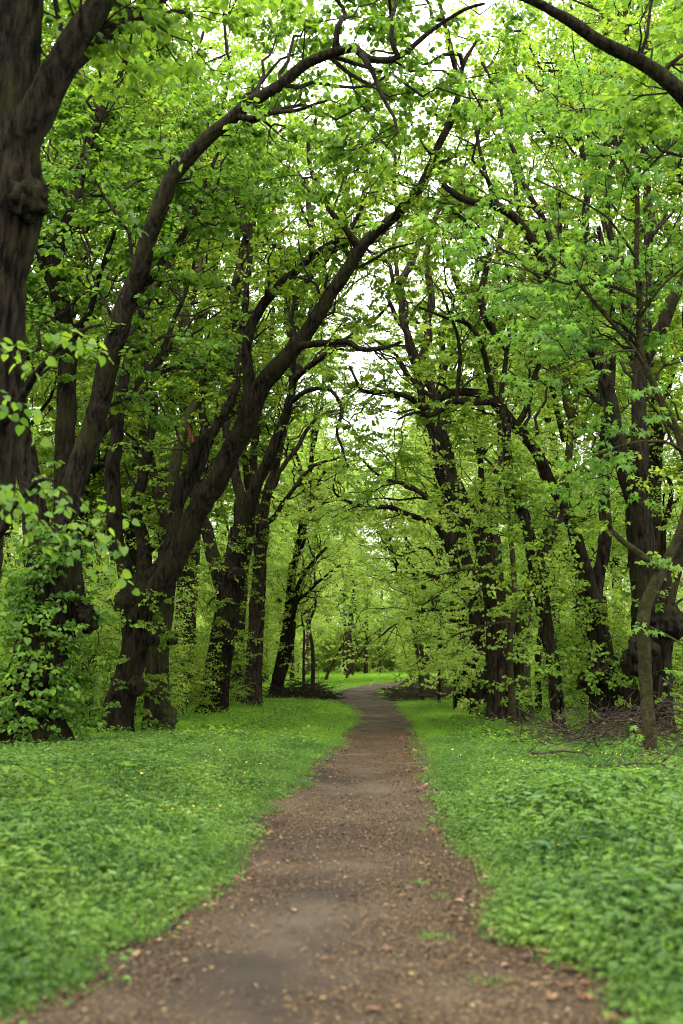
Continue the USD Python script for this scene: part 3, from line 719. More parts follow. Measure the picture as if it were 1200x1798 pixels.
build_tree('lime_tree', 'ivy clad leaning trunk at right rising from the brushwood, left of the forked lime', 'tree', 16.6,
    [(987, 1312, 16), (983, 1270, 15), (978, 1230, 16), (972, 1165, 15), (958, 1090, 16), (945, 1020, 16), (934, 960, 15), (920, 905, 13), (900, 862, 11), (892, 800, 10), (893, 745, 8)],
    [([(893, 770, 8), (885, 690, 7), (890, 620, 6), (900, 540, 5), (890, 450, 4)], 16.6, 17.5, 0.2),
     ([(945, 1020, 10), (965, 960, 9), (985, 900, 7), (1000, 830, 5)], 16.6, 17.5, 0.5)],
    seed=12, leaf='lime_leaf', size=(0.05, 0.075), dens=0.7, m=9, sprouts=110, ivy=500, auto=[(890, 620, 17.2, -0.6, 0.6, 2.5, 0.06)])

build_tree('lime_tree', 'broad ribbed brown trunk with flared foot beside the grass, leaning left higher up', 'tree', 21.5,
    [(890, 1284, 33), (885, 1240, 29), (879, 1180, 27), (874, 1110, 26), (868, 1040, 25), (858, 985, 23), (842, 935, 20)],
    [([(858, 985, 22), (836, 920, 19), (815, 880, 17), (795, 830, 14), (783, 770, 12), (765, 700, 11), (740, 640, 10), (715, 580, 8), (700, 500, 6), (690, 420, 4)], 21.5, 21, 0.35),
     ([(870, 1060, 20), (872, 980, 16), (868, 900, 14), (876, 820, 12), (880, 740, 10), (870, 640, 8), (850, 560, 6)], 21.6, 23, 0.35),
     ([(842, 930, 10), (800, 900, 9), (760, 880, 7), (720, 850, 6), (680, 840, 4), (640, 810, 3)], 21.4, 20.5, 0.3),
     ([(765, 700, 7), (720, 670, 5), (690, 620, 4), (660, 600, 3)], 21.2, 20.8, 0.2)],
    auto=[(690, 420, 21, -0.6, 0.5, 3.2, 0.06), (740, 640, 21.1, -0.9, 0.5, 3.8, 0.06), (700, 500, 21.1, 0.3, 1, 4, 0.08), (870, 640, 22.7, 0.5, 1.5, 5, 0.1), (740, 640, 21.1, 1.2, 1, 5, 0.09), (850, 560, 22.8, -0.5, 1, 4, 0.08)],
    seed=13, bark='bark_brown', leaf='lime_leaf_pale', size=(0.055, 0.08), dens=0.8, m=10, sprouts=36, limb_ridge=0.1, flare=0.7, sides=56)

build_tree('lime_tree', 'dark stem grown against the broad ribbed brown trunk, leaning away to the right', 'tree', 21.9,
    [(918, 1284, 26), (916, 1230, 24), (914, 1170, 22), (915, 1110, 20), (926, 1050, 15), (944, 990, 13), (965, 930, 12)],
    [([(955, 960, 12), (978, 890, 10), (995, 820, 9), (1005, 740, 8), (1015, 640, 6), (1010, 560, 5)], 21.9, 23, 0.2)],
    auto=[(1005, 740, 22.6, -0.6, 1, 5, 0.09), (1010, 560, 23, 0.2, 0, 4, 0.07)], seed=14, bark='bark_mossy', leaf='lime_leaf', size=(0.055, 0.08), dens=0.8, m=10, sprouts=16)

build_tree('lime_sapling', 'pencil thin pale stem growing right in front of the ribbed brown trunk', 'tree', 20.6,
    [(905, 1293, 8), (900, 1240, 7.5), (897, 1180, 7), (896, 1120, 7), (904, 1070, 6.5), (902, 1000, 6), (896, 930, 5)],
    [([(902, 1000, 5), (893, 920, 4), (888, 840, 3), (880, 760, 2)], 20.6, 20.4, 0.1), ([(896, 1050, 4), (860, 1030, 3), (800, 1035, 2.5), (740, 1060, 2)], 20.6, 20.2, 0.15),
     ([(898, 1090, 4), (850, 1100, 3), (790, 1120, 2)], 20.6, 20, 0.2), ([(903, 1040, 4), (850, 1000, 3), (800, 1005, 2), (760, 1020, 2)], 20.6, 19.6, 0.2)],
    seed=15, bark='bark_smooth', leaf='lime_leaf_young', size=(0.05, 0.075), dens=2.2, m=9, sides=16, flare=0.2, limb_ridge=0.03)

build_tree('lime_tree', 'dark squat trunk partly hidden left of the ribbed brown one at right', 'tree', 24.0,
    [(848, 1272, 26), (846, 1230, 23), (844, 1170, 20), (838, 1090, 18), (830, 1010, 17)],
    [([(832, 1030, 16), (815, 960, 14), (800, 900, 12), (775, 840, 9), (760, 770, 7), (740, 700, 5)], 24, 24.5, 0.35), ([(838, 1090, 12), (845, 1000, 11), (850, 900, 9), (840, 800, 7), (820, 700, 5)], 24, 26, 0.3)],
    auto=[(775, 840, 24.3, -1, 0, 5, 0.1), (840, 800, 25.4, 0.3, 1, 6, 0.1)],
    seed=16, leaf='lime_leaf_young', size=(0.055, 0.08), dens=0.75, m=10, sprouts=40)

build_tree('lime_tree', 'leaf smothered dark trunk on the right between the far brush pile and the squat trunk', 'tree', 29.0,
    [(818, 1250, 24), (815, 1200, 22), (811, 1140, 20), (806, 1080, 17), (800, 1010, 15)],
    [([(803, 1040, 14), (795, 970, 12), (775, 935, 10), (755, 915, 8), (722, 902, 7), (692, 893, 6), (650, 892, 5), (610, 882, 3.5), (592, 870, 3), (586, 850, 2)], 29, 27.5, 0.5),
     ([(800, 1010, 12), (790, 900, 10), (780, 800, 8), (770, 700, 6)], 29, 31, 0.2),
     ([(806, 1080, 7), (778, 1070, 5), (740, 1075, 4), (700, 1095, 3), (670, 1115, 2)], 29, 27.5, 0.2)],
    auto=[(780, 800, 30, -1.0, 0, 6, 0.1), (800, 1010, 29, -2.2, -1, 1.2, 0.06), (803, 1040, 29, -2.0, 1, 0.4, 0.06), (770, 700, 31, 0.2, 1, 5, 0.08)],
    seed=17, leaf='lime_leaf_young', size=(0.06, 0.085), dens=1.0, m=10, sprouts=150, ivy=700)

build_tree('lime_tree', 'dark leaning tree right of the bend with bare crooked limbs reaching left', 'tree', 36.0,
    [(838, 1236, 14), (825, 1180, 12), (805, 1120, 11), (780, 1075, 10), (757, 1050, 9)],
    [([(765, 1060, 9), (742, 1022, 8), (728, 1003, 8), (702, 1003, 7), (694, 985, 6), (684, 950, 6), (672, 928, 5), (655, 912, 4), (630, 905, 3), (600, 908, 2)], 36, 35, 0.45),
     ([(726, 1004, 6), (718, 985, 5), (716, 955, 5), (708, 925, 5), (697, 908, 4), (680, 880, 3)], 35.7, 35.5, 0.4),
     ([(780, 1075, 9), (770, 1000, 7), (775, 900, 6), (760, 800, 5), (750, 700, 4)], 36, 37.5, 0.3)],
    auto=[(760, 800, 37, -1, 1, 6, 0.1), (775, 900, 36.5, 1, 1, 7, 0.1)],
    seed=18, leaf='lime_leaf_young', size=(0.06, 0.085), dens=0.9, m=8)

# the lime out of view at right whose limb hangs into the top corner
build_tree('lime_tree', 'thick dark limb of an out of frame lime crossing the top right corner', 'tree', 9.6,
    [(1560, 1400, 70), (1540, 1200, 62), (1510, 900, 56), (1480, 700, 50), (1420, 520, 42)],
    [([(1430, 560, 40), (1340, 370, 33), (1262, 235, 27), (1212, 175, 23), (1170, 132, 21), (1120, 98, 18), (1060, 70, 17), (1000, 30, 15), (940, 5, 12), (880, -15, 10), (800, -40, 8)], 9.6, 9.0, 0.3),
     ([(1165, 130, 7), (1190, 105, 6), (1240, 80, 4)], 9.3, 9.3, 0.1), ([(1135, 105, 6), (1140, 60, 5), (1148, 0, 4), (1140, -60, 3)], 9.2, 9.2, 0.2)],
    auto=[(1430, 540, 9.6, 1.5, 1, 3.5, 0.15)],
    seed=19, leaf='lime_leaf_deep', size=(0.055, 0.085), dens=0.5, m=9)
print('leaf tris near', count_tris)

# ------------------------------------------------------------------ leaves near enough to pick apart, on the nearest lime
LEAF = UsdGeom.Xform.Define(stage, '/World/Looks/leaf_source')   # replaced below by plain meshes
stage.RemovePrim(LEAF.GetPath())
rng = np.random.default_rng(77)
leaf_spots = []
o = V(nearT.GetAttribute('xformOp:translate').Get()) if hasattr(nearT, 'GetAttribute') else None
twig_lines = []
for cx, cy, dd, nn, sx, sy in [(150, 600, 6.9, 34, 55, 34), (40, 880, 6.6, 48, 65, 50), (120, 950, 7.2, 22, 70, 40), (110, 860, 6.8, 26, 50, 40), (55, 1345, 7.2, 16, 45, 28), (190, 900, 7.4, 26, 60, 50), (35, 600, 7.0, 22, 45, 40), (25, 1080, 7.4, 24, 45, 60), (60, 720, 7.0, 20, 60, 40), (215, 990, 7.8, 16, 40, 30), (290, 240, 8.2, 20, 60, 60), (230, 340, 8.4, 20, 60, 50)]:
    for q in range(max(1, nn // 7)):
        a = at(cx - rng.uniform(0.3, 1) * sx - 30, cy - rng.uniform(-0.2, 1) * sy, dd + rng.normal() * 0.25)
        b = at(cx + rng.uniform(0.1, 1) * sx, cy + rng.uniform(-0.6, 1) * sy, dd + rng.normal() * 0.25)
        u = np.linspace(0, 1, 6)[:, None]
        c = a * (1 - u) + b * u - V([0, 0, 0.10]) * (u * u) + rng.normal(size=(6, 3)) * 0.006
        twig_lines.append((c, max(5, nn // max(1, nn // 7))))
PT = V([c for c, _ in twig_lines])
v, f = tubes(PT, np.linspace(0.004, 0.0015, 6)[None].repeat(len(PT), 0), 5)
part('hanging_twigs', (v - o, f), M['twig'], nearT, kind='stuff')
for c, nn in twig_lines:
    for q in range(nn):
        u = (q + rng.uniform(0, 1)) / nn * 0.9 + 0.1
        k = min(int(u * 5), 4)
        p0 = c[k] + (c[k + 1] - c[k]) * (u * 5 - k)
        tdir = norm(c[k + 1] - c[k])
        sd = norm(np.cross(tdir, [0, 0, 1.0])) * (1 if q % 2 else -1)
        ax = norm(sd * 0.8 + tdir * 0.5 + V([0, 0, -0.6]) + rng.normal(size=3) * 0.3)
        nr = norm(V([0, -0.25, 1.0]) + rng.normal(size=3) * 0.45)
        v, f = leaves((p0 + ax * 0.03)[None], ax[None], nr[None], V([rng.uniform(0.05, 0.078)]), LIME_BIG)
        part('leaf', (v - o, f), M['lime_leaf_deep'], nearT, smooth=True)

# ------------------------------------------------------------------ woodland behind: tall trees, saplings, shrubs
def wood_tree(name, label, group, seed, h, r0, leaf, bark, n_limb, spread, lo, n3k, size, loc, rz, scale, shape=DIAMOND, cat='tree', lean=0.0, m=12):
    rng = np.random.default_rng(4000 + seed)
    t = thing(name, label, cat, loc, rz, scale, group)
    k = np.linspace(0, 1, 9)
    C = np.stack([lean * h * k ** 1.3 + rng.normal(size=9) * 0.02 * h * k, rng.normal(size=9) * 0.02 * h * k, h * 0.9 * k - 0.2], 1)
    S = spline(np.c_[C, r0 * (1 - 0.88 * k)], 0.22)
    part('trunk', bark_tube(S[:, :3], S[:, 3], 16, seed, 0.06, 0.14, 0.3), M[bark], t, smooth=60)
    tn = norm(np.gradient(S[:, :3], axis=0))
    a = int(len(S) * lo)
    P0, rr0 = spawn(rng, S[a:, :3], tn[a:], S[a:, 3], n_limb, (spread * 0.5, spread), up=0.35, fwd=0.55, k=9, wob=0.10, rk=0.6, rmax=0.12)
    for q in range(n_limb):
        part('limb', bark_tube(P0[q], np.maximum(rr0[q], 0.012), 8, seed + q, 0.05, 0.12), M[bark], t, smooth=60)
    p0, t0, q0 = nodes_of(P0, rr0)
    p0 = np.vstack([p0, S[int(len(S) * 0.7):, :3]]); t0 = np.vstack([t0, tn[int(len(S) * 0.7):]]); q0 = np.r_[q0, S[int(len(S) * 0.7):, 3] * 0.5]
    P1, r1 = spawn(rng, p0, t0, q0, n3k // 14, (spread * 0.2, spread * 0.5), up=0.2, fwd=0.7, k=6, wob=0.10, rk=0.6, rmax=0.016)
    p1, t1, q1 = nodes_of(P1, r1)
    P2, r2 = spawn(rng, np.vstack([p1, p0]), np.vstack([t1, t0]), np.r_[q1, q0], n3k // 3, (0.4, 1.0), up=0.1, fwd=0.6, flat=0.3, k=4, rk=0.5, rmax=0.006)
    p2, t2, q2 = nodes_of(P2, r2)
    P3, r3 = spawn(rng, p2, t2, q2, n3k, (0.2, 0.55), up=0.0, fwd=0.7, flat=0.5, k=3, rk=0.6, rmax=0.006, droop=0.3)
    part('twigs', cat_mesh([tubes(P1, np.maximum(r1, 0.005), 5), tubes(P2, np.maximum(r2, 0.0025), 3)]), M['twig'], t, kind='stuff')
    part('crown', leaf_sprays(rng, P3, m, size, shape, 0.45), M[leaf], t, kind='stuff')
    return t


rng = np.random.default_rng(5)


def clear_of_path(x, y, gap):
    return path_side(np.array([x]), np.array([y]))[0] > gap


def scatter(n, xr, yr, gap, mind, tries=6000, test=None):
    out = []
    for _ in range(tries):
        x, y = rng.uniform(*xr), rng.uniform(*yr)
        if not clear_of_path(x, y, gap) or (test and not test(x, y)):
            continue
        if all((x - a) ** 2 + (y - b) ** 2 > mind ** 2 for a, b in out):
            out.append((x, y))
            if len(out) == n:
                break
    return out


kinds = [dict(h=21, r0=0.30, leaf='lime_leaf', bark='bark', n_limb=18, spread=5.5, lo=0.28, n3k=3000, size=(0.09, 0.13)),
         dict(h=24, r0=0.36, leaf='lime_leaf_pale', bark='bark_brown', n_limb=20, spread=6.0, lo=0.25, n3k=3200, size=(0.10, 0.14)),
         dict(h=17, r0=0.20, leaf='lime_leaf_young', bark='bark', n_limb=16, spread=4.2, lo=0.18, n3k=2600, size=(0.09, 0.13)),
         dict(h=13, r0=0.12, leaf='lime_leaf_young', bark='bark_brown', n_limb=15, spread=3.2, lo=0.15, n3k=2200, size=(0.08, 0.12))]
far_names = ['woodland_tree', 'broad_woodland_tree', 'slim_woodland_tree', 'young_woodland_tree']
looks = ['', 'broad ', 'slim ', 'young ']
protos = {}


def place_wood(k, x, y, side, scale=1.0):
    where = {'l': 'behind the left row of old limes', 'r': 'behind the right row of old limes', 'f': 'past the bend in the path'}[side]
    if side in 'lr' and y < 12:
        where = 'beside the viewer, ' + ('left' if side == 'l' else 'right') + ' of the path'
    elif side in 'lr' and abs(x) > 16:
        where = 'deep in the wood ' + ('left' if side == 'l' else 'right') + ' of the path'
    elif side in 'lr' and y > 55:
        where = 'near the bend, ' + ('left' if side == 'l' else 'right') + ' of the path'
    elif side == 'f' and abs(x) > 24:
        where = 'at the far edge of the wood'
    label = (looks[k] or 'tall ') + 'woodland tree with fresh green crown ' + where
    group = label
    loc = (x, y, float(ground_z(x, y)) - 0.05)
    rz = rng.uniform(0, 360)
    s = scale * rng.uniform(0.85, 1.15)
    if k not in protos:
        protos[k] = wood_tree(far_names[k], label, group, k, loc=loc, rz=rz, scale=s, lean=rng.uniform(-0.03, 0.03), **kinds[k])
    else:
        copy_of(protos[k], label, loc, rz, s, group)


for x, y in scatter(34, (-34, -6.5), (20, 110), 5.0, 4.4, test=lambda x, y: x < -4.2 - 0.13 * (y - 20) * (y < 45)):
    place_wood(int(rng.choice(4, p=[0.3, 0.2, 0.3, 0.2])), x, y, 'l')
for x, y in scatter(34, (6.5, 36), (19, 105), 5.0, 4.4, test=lambda x, y: x > 6 + 0.03 * (y - 20)):
    place_wood(int(rng.choice(4, p=[0.3, 0.2, 0.3, 0.2])), x, y, 'r')
for x, y in scatter(3, (-9, -4.0), (46, 100), 3.2, 8):
    place_wood(int(rng.choice([0, 1, 2])), x, y, 'l', 0.95)
for x, y in scatter(2, (5.5, 10), (44, 74), 3.2, 8):
    place_wood(int(rng.choice([0, 1, 2])), x, y, 'r', 0.95)
for x, y, s in [(-3.6, 47, 0.9), (-3.0, 55, 1.0), (-2.9, 64, 1.1), (4.4, 49, 0.9), (4.2, 57, 1.0), (5.2, 66, 1.1), (-2.4, 76, 1.1), (0.2, 88, 1.2), (3.4, 97, 1.3), (-1.5, 99, 1.3), (1.6, 108, 1.3), (-4.5, 88, 1.2), (7.5, 104, 1.3), (-4.6, 41, 0.8), (5.0, 41, 0.8)]:
    place_wood(3, x, y, 'f' if y > 85 else ('l' if x < 0 else 'r'), s)
for x, y in scatter(24, (-22, 26), (112, 190), 5.0, 7.0):
    place_wood(int(rng.choice(4, p=[0.2, 0.25, 0.3, 0.25])), x, y, 'f')
for x, y in scatter(60, (-80, 90), (60, 230), 6.0, 6.5, test=lambda x, y: abs(x) > 24):
    place_wood(int(rng.choice([0, 1, 2])), x, y, 'f', 1.1)
for x, y in [(-5.6, 29), (-4.9, 34.5), (-8.6, 23), (-7.2, 28.5), (-8.2, 34), (-6.2, 38), (-10.5, 19), (9.5, 24), (8.6, 30)]:
    place_wood(0 if y < 30 else 1, x, y, 'l' if x < 0 else 'r', 0.95)
# trees around and behind the viewer keep the light under the canopy true
for x, y in scatter(9, (-16, 17), (-22, 10), 5.0, 5.0, test=lambda x, y: abs(x) > 6.5 and (y < 2 or abs(x) > 9)):
    place_wood(int(rng.choice([0, 2])), x, y, 'l' if x < 0 else 'r')

sk = [dict(h=3.4, r0=0.035, leaf='lime_leaf_young', bark='bark_brown', n_limb=16, spread=1.7, lo=0.08, n3k=900, size=(0.06, 0.09)),
      dict(h=2.2, r0=0.028, leaf='lime_leaf', bark='bark_brown', n_limb=16, spread=1.4, lo=0.05, n3k=800, size=(0.055, 0.08)),
      dict(h=5.0, r0=0.05, leaf='lime_leaf_young', bark='bark', n_limb=18, spread=2.2, lo=0.1, n3k=1100, size=(0.06, 0.09))]
sn = ['shrub', 'low_shrub', 'tall_shrub']
sl = ['light green', 'low light green', 'high light green']


def place_shrub(k, x, y, side, scale=1.0):
    lr = 'left of the path' if side == 'l' else 'right of the path'
    where = 'among the trunks ' + lr
    if side == 'f':
        where = 'at the foot of the distant trees past the bend'
    elif y > 50:
        where = 'near the bend ' + lr
    elif abs(x) > 14:
        where = 'deep in the wood ' + lr
    label = sl[k] + ' woodland shrub growing ' + where
    loc = (x, y, float(ground_z(x, y)) - 0.03)
    key = 's%d' % k
    s = scale * rng.uniform(0.75, 1.2)
    if key not in protos:
        protos[key] = wood_tree(sn[k], label, label, 60 + k, loc=loc, rz=rng.uniform(0, 360), scale=s, cat='shrub', m=9, **sk[k])
    else:
        copy_of(protos[key], label, loc, rng.uniform(0, 360), s, label)


for x, y in scatter(64, (-26, -3.6), (21, 88), 3.2, 1.9, test=lambda x, y: x < -3.4 - 0.06 * max(0, 40 - y) - (y < 28) * 1.2):
    place_shrub(int(rng.integers(3)), x, y, 'l')
for x, y in scatter(64, (4.2, 27), (22, 88), 3.4, 1.9, test=lambda x, y: x > 5.2 + 0.02 * max(0, 60 - y)):
    place_shrub(int(rng.integers(3)), x, y, 'r')
for x in np.arange(-13, -0.5, 1.3):
    place_shrub(int(rng.integers(3)), x, 94 + rng.uniform(-2, 4), 'f', 1.3)
for x in np.arange(-24, 30, 2.2):
    place_shrub(2, x + rng.uniform(-0.6, 0.6), 128 + rng.uniform(-3, 3), 'f', 1.9)
for x in np.arange(-9, 17, 1.6):
    place_shrub(int(rng.integers(3)), x + rng.uniform(-0.5, 0.5), 104 + rng.uniform(-2, 6) + 0.2 * abs(x), 'f', 1.5)
for k_, x, y, s_ in [(1, -4.5, 19.6, 0.8), (0, -5.6, 20.8, 0.8), (1, -6.3, 18.2, 0.9), (0, -4.4, 23.4, 0.8), (1, -3.7, 25.6, 0.75), (0, -5.2, 25.8, 0.9), (1, -3.5, 29.4, 0.7), (0, -6.8, 23.2, 1.0), (1, -2.9, 33.5, 0.7), (0, 6.6, 22.0, 0.8), (1, 5.6, 24.4, 0.7)]:
    place_shrub(k_, x, y, 'l' if x < 0 else 'r', s_)
for x, y in scatter(46, (-48, -12), (40, 115), 3.2, 2.4):
    place_shrub(int(rng.choice([0, 2])), x, y, 'l', 1.25)
for x, y in scatter(40, (12, 48), (40, 110), 3.2, 2.4):
    place_shrub(int(rng.choice([0, 2])), x, y, 'r', 1.25)
for x, y in scatter(90, (-20, 26), (82, 150), 3.0, 1.9):
    place_shrub(int(rng.integers(3)), x, y, 'f', 1.3)

# individual small trunks seen past the bend and behind the left pile
small = [('dark_trunk_tree', 'short dark trunk standing on the grass at the far end of the path', 613, 1191, 78, 0.36, 9, 0.02, 'bark'),
         ('leaning_pole_tree', 'bare pole leaning right in front of the far dark trunk', 568, 1200, 62, 0.10, 5.0, 0.5, 'bark_brown'),
         ('leaning_pole_tree', 'bare leaning stem at the far grass bank, just left of the bend', 604, 1198, 66, 0.10, 4.5, 0.62, 'bark_brown'),
         ('thin_trunk_tree', 'thin dark trunk right of the short dark trunk at the far end', 643, 1189, 84, 0.18, 10, 0.02, 'bark'),
         ('thin_trunk_tree', 'upright pale stem behind the left brush pile, nearest the pile top', 548, 1214, 46, 0.10, 9, 0.03, 'bark_brown'),
         ('thin_trunk_tree', 'slimmest stem behind the left brush pile, left of the pale one', 534, 1212, 48, 0.07, 8, -0.02, 'bark_brown'),
         ('pale_pole_tree', 'pale slanting pole rising from the front of the right brush pile', 745, 1224, 38, 0.085, 8, -0.17, 'bark_smooth'),
         ('pale_pole_tree', 'pale slanting pole behind the front one at the right brush pile', 752, 1212, 44, 0.09, 8, -0.13, 'bark_smooth'),
         ('thin_trunk_tree', 'crooked dark sapling at the right end of the far brush pile', 772, 1240, 33, 0.055, 6, 0.02, 'bark'),
         ('thin_trunk_tree', 'thin dark sapling between the ribbed trunk and the ivy clad trunk', 945, 1262, 25, 0.09, 5, 0.06, 'bark'),
         ('thin_trunk_tree', 'thin mossy stem between the massive dark lime and the leaning lime', 186, 1262, 27, 0.11, 9, 0.0, 'bark_mossy'),
         ('thin_trunk_tree', 'thin dark stem left of the mossy stem behind the left limes', 158, 1255, 30, 0.07, 9, 0.03, 'bark'),
         ('thin_trunk_tree', 'young stem standing between the mossy split trunk and the burred lime', 330, 1252, 31, 0.10, 9, 0.0, 'bark_brown'),
         ('thin_trunk_tree', 'dark upright stem behind the greenish maple at the right edge', 1178, 1255, 26, 0.12, 10, 0.0, 'bark'),
         ('thin_trunk_tree', 'slender upright stem in the gap right of the ivy clad trunk', 1018, 1250, 29, 0.08, 9, 0.02, 'bark')]
for i, (nm, lb, px, py, d, r0, h, lean, bk) in enumerate(small):
    p = at(px, py, d)
    p[2] = float(ground_z(p[0], p[1]))
    wood_tree(nm, lb, None, 100 + i, h, r0, 'lime_leaf_pale', bk, 9, min(2.2, h * 0.3), 0.42, 420, (0.055, 0.08), p, 0, 1.0, lean=lean, m=9)

# ------------------------------------------------------------------ brushwood
def stick_mesh(rng, a, b, r, k=6, sides=5, wob=0.05):
    u = np.linspace(0, 1, k)[:, None]
    L_ = np.linalg.norm(b - a)
    c = a * (1 - u) + b * u + rng.normal(size=(k, 3)) * wob * L_ * np.sin(u * np.pi)
    return tubes(c[None], (r * (1 - 0.6 * u[:, 0]))[None], sides)


def brush_pile(label, center, length, width, height, n, mat, seed, lenr, rr, aim=0.0):
    rng = np.random.default_rng(seed)
    c = V(center, dtype=float) if False else np.array(center, float)
    c[2] = float(ground_z(c[0], c[1]))
    t = thing('brush_pile', label, 'brush pile', c)
    for i in range(n):
        x = rng.uniform(-0.5, 0.5) * length
        y = rng.uniform(-0.5, 0.5) * width
        z = max(0.02, height * (1 - (2 * x / length) ** 2) * (1 - (2 * y / width) ** 2) * rng.uniform(0.1, 1.0))
        th = aim + rng.normal() * 0.7
        el = rng.normal() * 0.42
        L_ = rng.uniform(*lenr)
        dv = V([math.cos(th) * math.cos(el), math.sin(th) * math.cos(el), math.sin(el)]) * L_ / 2
        m_ = V([x, y, z])
        a, b = m_ - dv, m_ + dv
        a[2], b[2] = max(a[2], 0.01), max(b[2], 0.01)
        vs = [stick_mesh(rng, a, b, rng.uniform(*rr))]
        for q in range(rng.integers(1, 4)):
            u = rng.uniform(0.3, 0.9)
            s = a + (b - a) * u
            e = s + norm(norm(b - a) + rng.normal(size=3) * 0.7) * L_ * rng.uniform(0.15, 0.4)
            e[2] = max(e[2], 0.01)
            vs.append(stick_mesh(rng, s, e, rr[0] * 0.6, 4, 4))
        part('stick', cat_mesh(vs), M[mat], t)
    return t


p = on_ground(535, 1229)
brush_pile('heap of dark sticks on the grass beside the twin stemmed lime at left', (p[0], p[1] + 0.6, 0), 2.0, 2.0, 0.85, 170, 'stick_dark', 21, (0.8, 1.9), (0.008, 0.02), -0.35)
p = on_ground(772, 1232)
brush_pile('wide heap of grey brown sticks at the right of the bend', (p[0], p[1] + 1.5, 0), 3.2, 3.2, 1.1, 250, 'stick', 22, (0.8, 2.0), (0.009, 0.02), 0.3)
p = on_ground(1165, 1335)
brush_pile('tangled dry brushwood around the feet of the big lime and maple at right', (p[0] + 0.1, p[1] + 1.4, 0), 3.2, 3.0, 0.8, 230, 'stick', 23, (0.5, 1.6), (0.004, 0.013), 0.1)
p = on_ground(1020, 1318)
brush_pile('low scatter of dry sticks below the forked lime and ivy clad trunk', (p[0] - 0.1, p[1] + 0.5, 0), 2.2, 1.4, 0.36, 110, 'stick', 24, (0.4, 1.1), (0.003, 0.007), 0.0)

rng = np.random.default_rng(31)
for lb, pts, d, r in [('long bare fallen branch lying on the green carpet below the maple', [(930, 1378), (985, 1352), (1060, 1342), (1130, 1360), (1205, 1385)], 12.2, 0.014),
                      ('forked fallen branch at the right edge, lowest in the green carpet', [(1062, 1385), (1110, 1376), (1160, 1374), (1215, 1362)], 10.6, 0.010)]:
    P = V([at(a, b, d) for a, b in pts])
    P[:, 2] = np.maximum(P[:, 2], ground_z(P[:, 0], P[:, 1]) + 0.2)
    C = spline(P, 0.12)
    C = jitter_curve(C, 0.4, 3, 2.2)
    o = C[0].copy(); o[2] = float(ground_z(o[0], o[1]))
    t = thing('fallen_branch', lb, 'branch', o)
    v, f = bark_tube(C, np.linspace(r, r * 0.4, len(C)), 8, 3, 0.05, 0.1)
    part('stem', (v - o, f), M['stick'], t, smooth=60)
    Tn = norm(np.gradient(C, axis=0))
    Ps, rs = spawn(rng, C, Tn, np.full(len(C), r), 14, (0.2, 0.8), up=0.15, fwd=0.9, k=5, rk=0.6, rmax=0.006)
    for q in range(14):
        v, f = tubes(Ps[q:q + 1], rs[q:q + 1], 5)
        part('side_twig', (v - o, f), M['stick'], t)

m_ = trimesh.creation.icosphere(2)
v = np.array(m_.vertices)
v = v * V([0.10, 0.06, 0.035]) * (0.7 + 0.6 * fbm(v * 2.2, 3, 3))[:, None]
p = on_ground(966, 1320)
o = usdkit.mesh(stage, '/World/paper_scrap', (v + V([p[0], p[1], p[2] + 0.09]), np.array(m_.faces)), M['paper'])
tag(o, 'crumpled white paper scrap lying among the dry sticks', 'litter')

# ------------------------------------------------------------------ ground cover
def cover_proto(rng, n, h, spread, size, per=3):
    """One small plant: n stalks, each with a group of leaflets."""
    A = np.zeros((n, 3)); A[:, :2] = rng.normal(size=(n, 2)) * spread * 0.35
    E = A + np.c_[rng.normal(size=(n, 2)) * spread * 0.6, rng.uniform(0.45, 1, n) * h]
    stalk = np.stack([A, (A + E) / 2 + V([0, 0, 0.15 * h]), E], 1)
    vs = [tubes(stalk, np.full((n, 3), 0.0012), 3)]
    out = norm((E - A) * V([1, 1, 0]) + rng.normal(size=(n, 3)) * V([0.01, 0.01, 0]))
    pos, ax, nr, sz = [], [], [], []
    for k in range(per):
        an = (k - (per - 1) / 2) * (1.9 / max(per - 1, 1) * 1.1) + rng.normal(size=n) * 0.15
        d = np.stack([out[:, 0] * np.cos(an) - out[:, 1] * np.sin(an), out[:, 0] * np.sin(an) + out[:, 1] * np.cos(an), -0.15 + rng.normal(size=n) * 0.18], 1)
        pos.append(E); ax.append(d); nr.append(V([0, 0, 1.0]) + rng.normal(size=(n, 3)) * 0.42); sz.append(rng.uniform(*size, n) * (1 - 0.25 * abs(k - (per - 1) / 2) / max(per / 2, 1)))
    vs.append(leaves(np.vstack(pos), np.vstack(ax), np.vstack(nr), np.concatenate(sz), NARROW))
    return cat_mesh(vs)


def nettle_proto(rng, n, h, spread, size):
    """upright stems with crossed pairs of drooping leaves"""
    vs, pos, ax, nr, sz = [], [], [], [], []
    for q in range(n):
        a0 = np.r_[rng.normal(size=2) * spread, 0]
        hh = h * rng.uniform(0.6, 1.0)
        top = a0 + np.r_[rng.normal(size=2) * 0.05 * h, hh]
        vs.append(tubes(np.stack([a0, (a0 + top) / 2, top])[None], np.full((1, 3), 0.0018), 3))
        for lv in range(5):
            u = 0.3 + 0.7 * lv / 4
            for s in (0, 1, 2, 3):
                if s % 2 != lv % 2 and lv < 4:
                    continue
                an = s * np.pi / 2 + q
                pos.append(a0 + (top - a0) * u); ax.append([math.cos(an), math.sin(an), -0.25 if lv < 4 else 0.3]); nr.append([0, 0, 1.0]); sz.append(rng.uniform(*size) * (1.1 - 0.45 * u))
    vs.append(leaves(V(pos), V(ax) + rng.normal(size=(len(pos), 3)) * 0.12, V(nr) + rng.normal(size=(len(pos), 3)) * 0.2, V(sz), NARROW))
    return cat_mesh(vs)


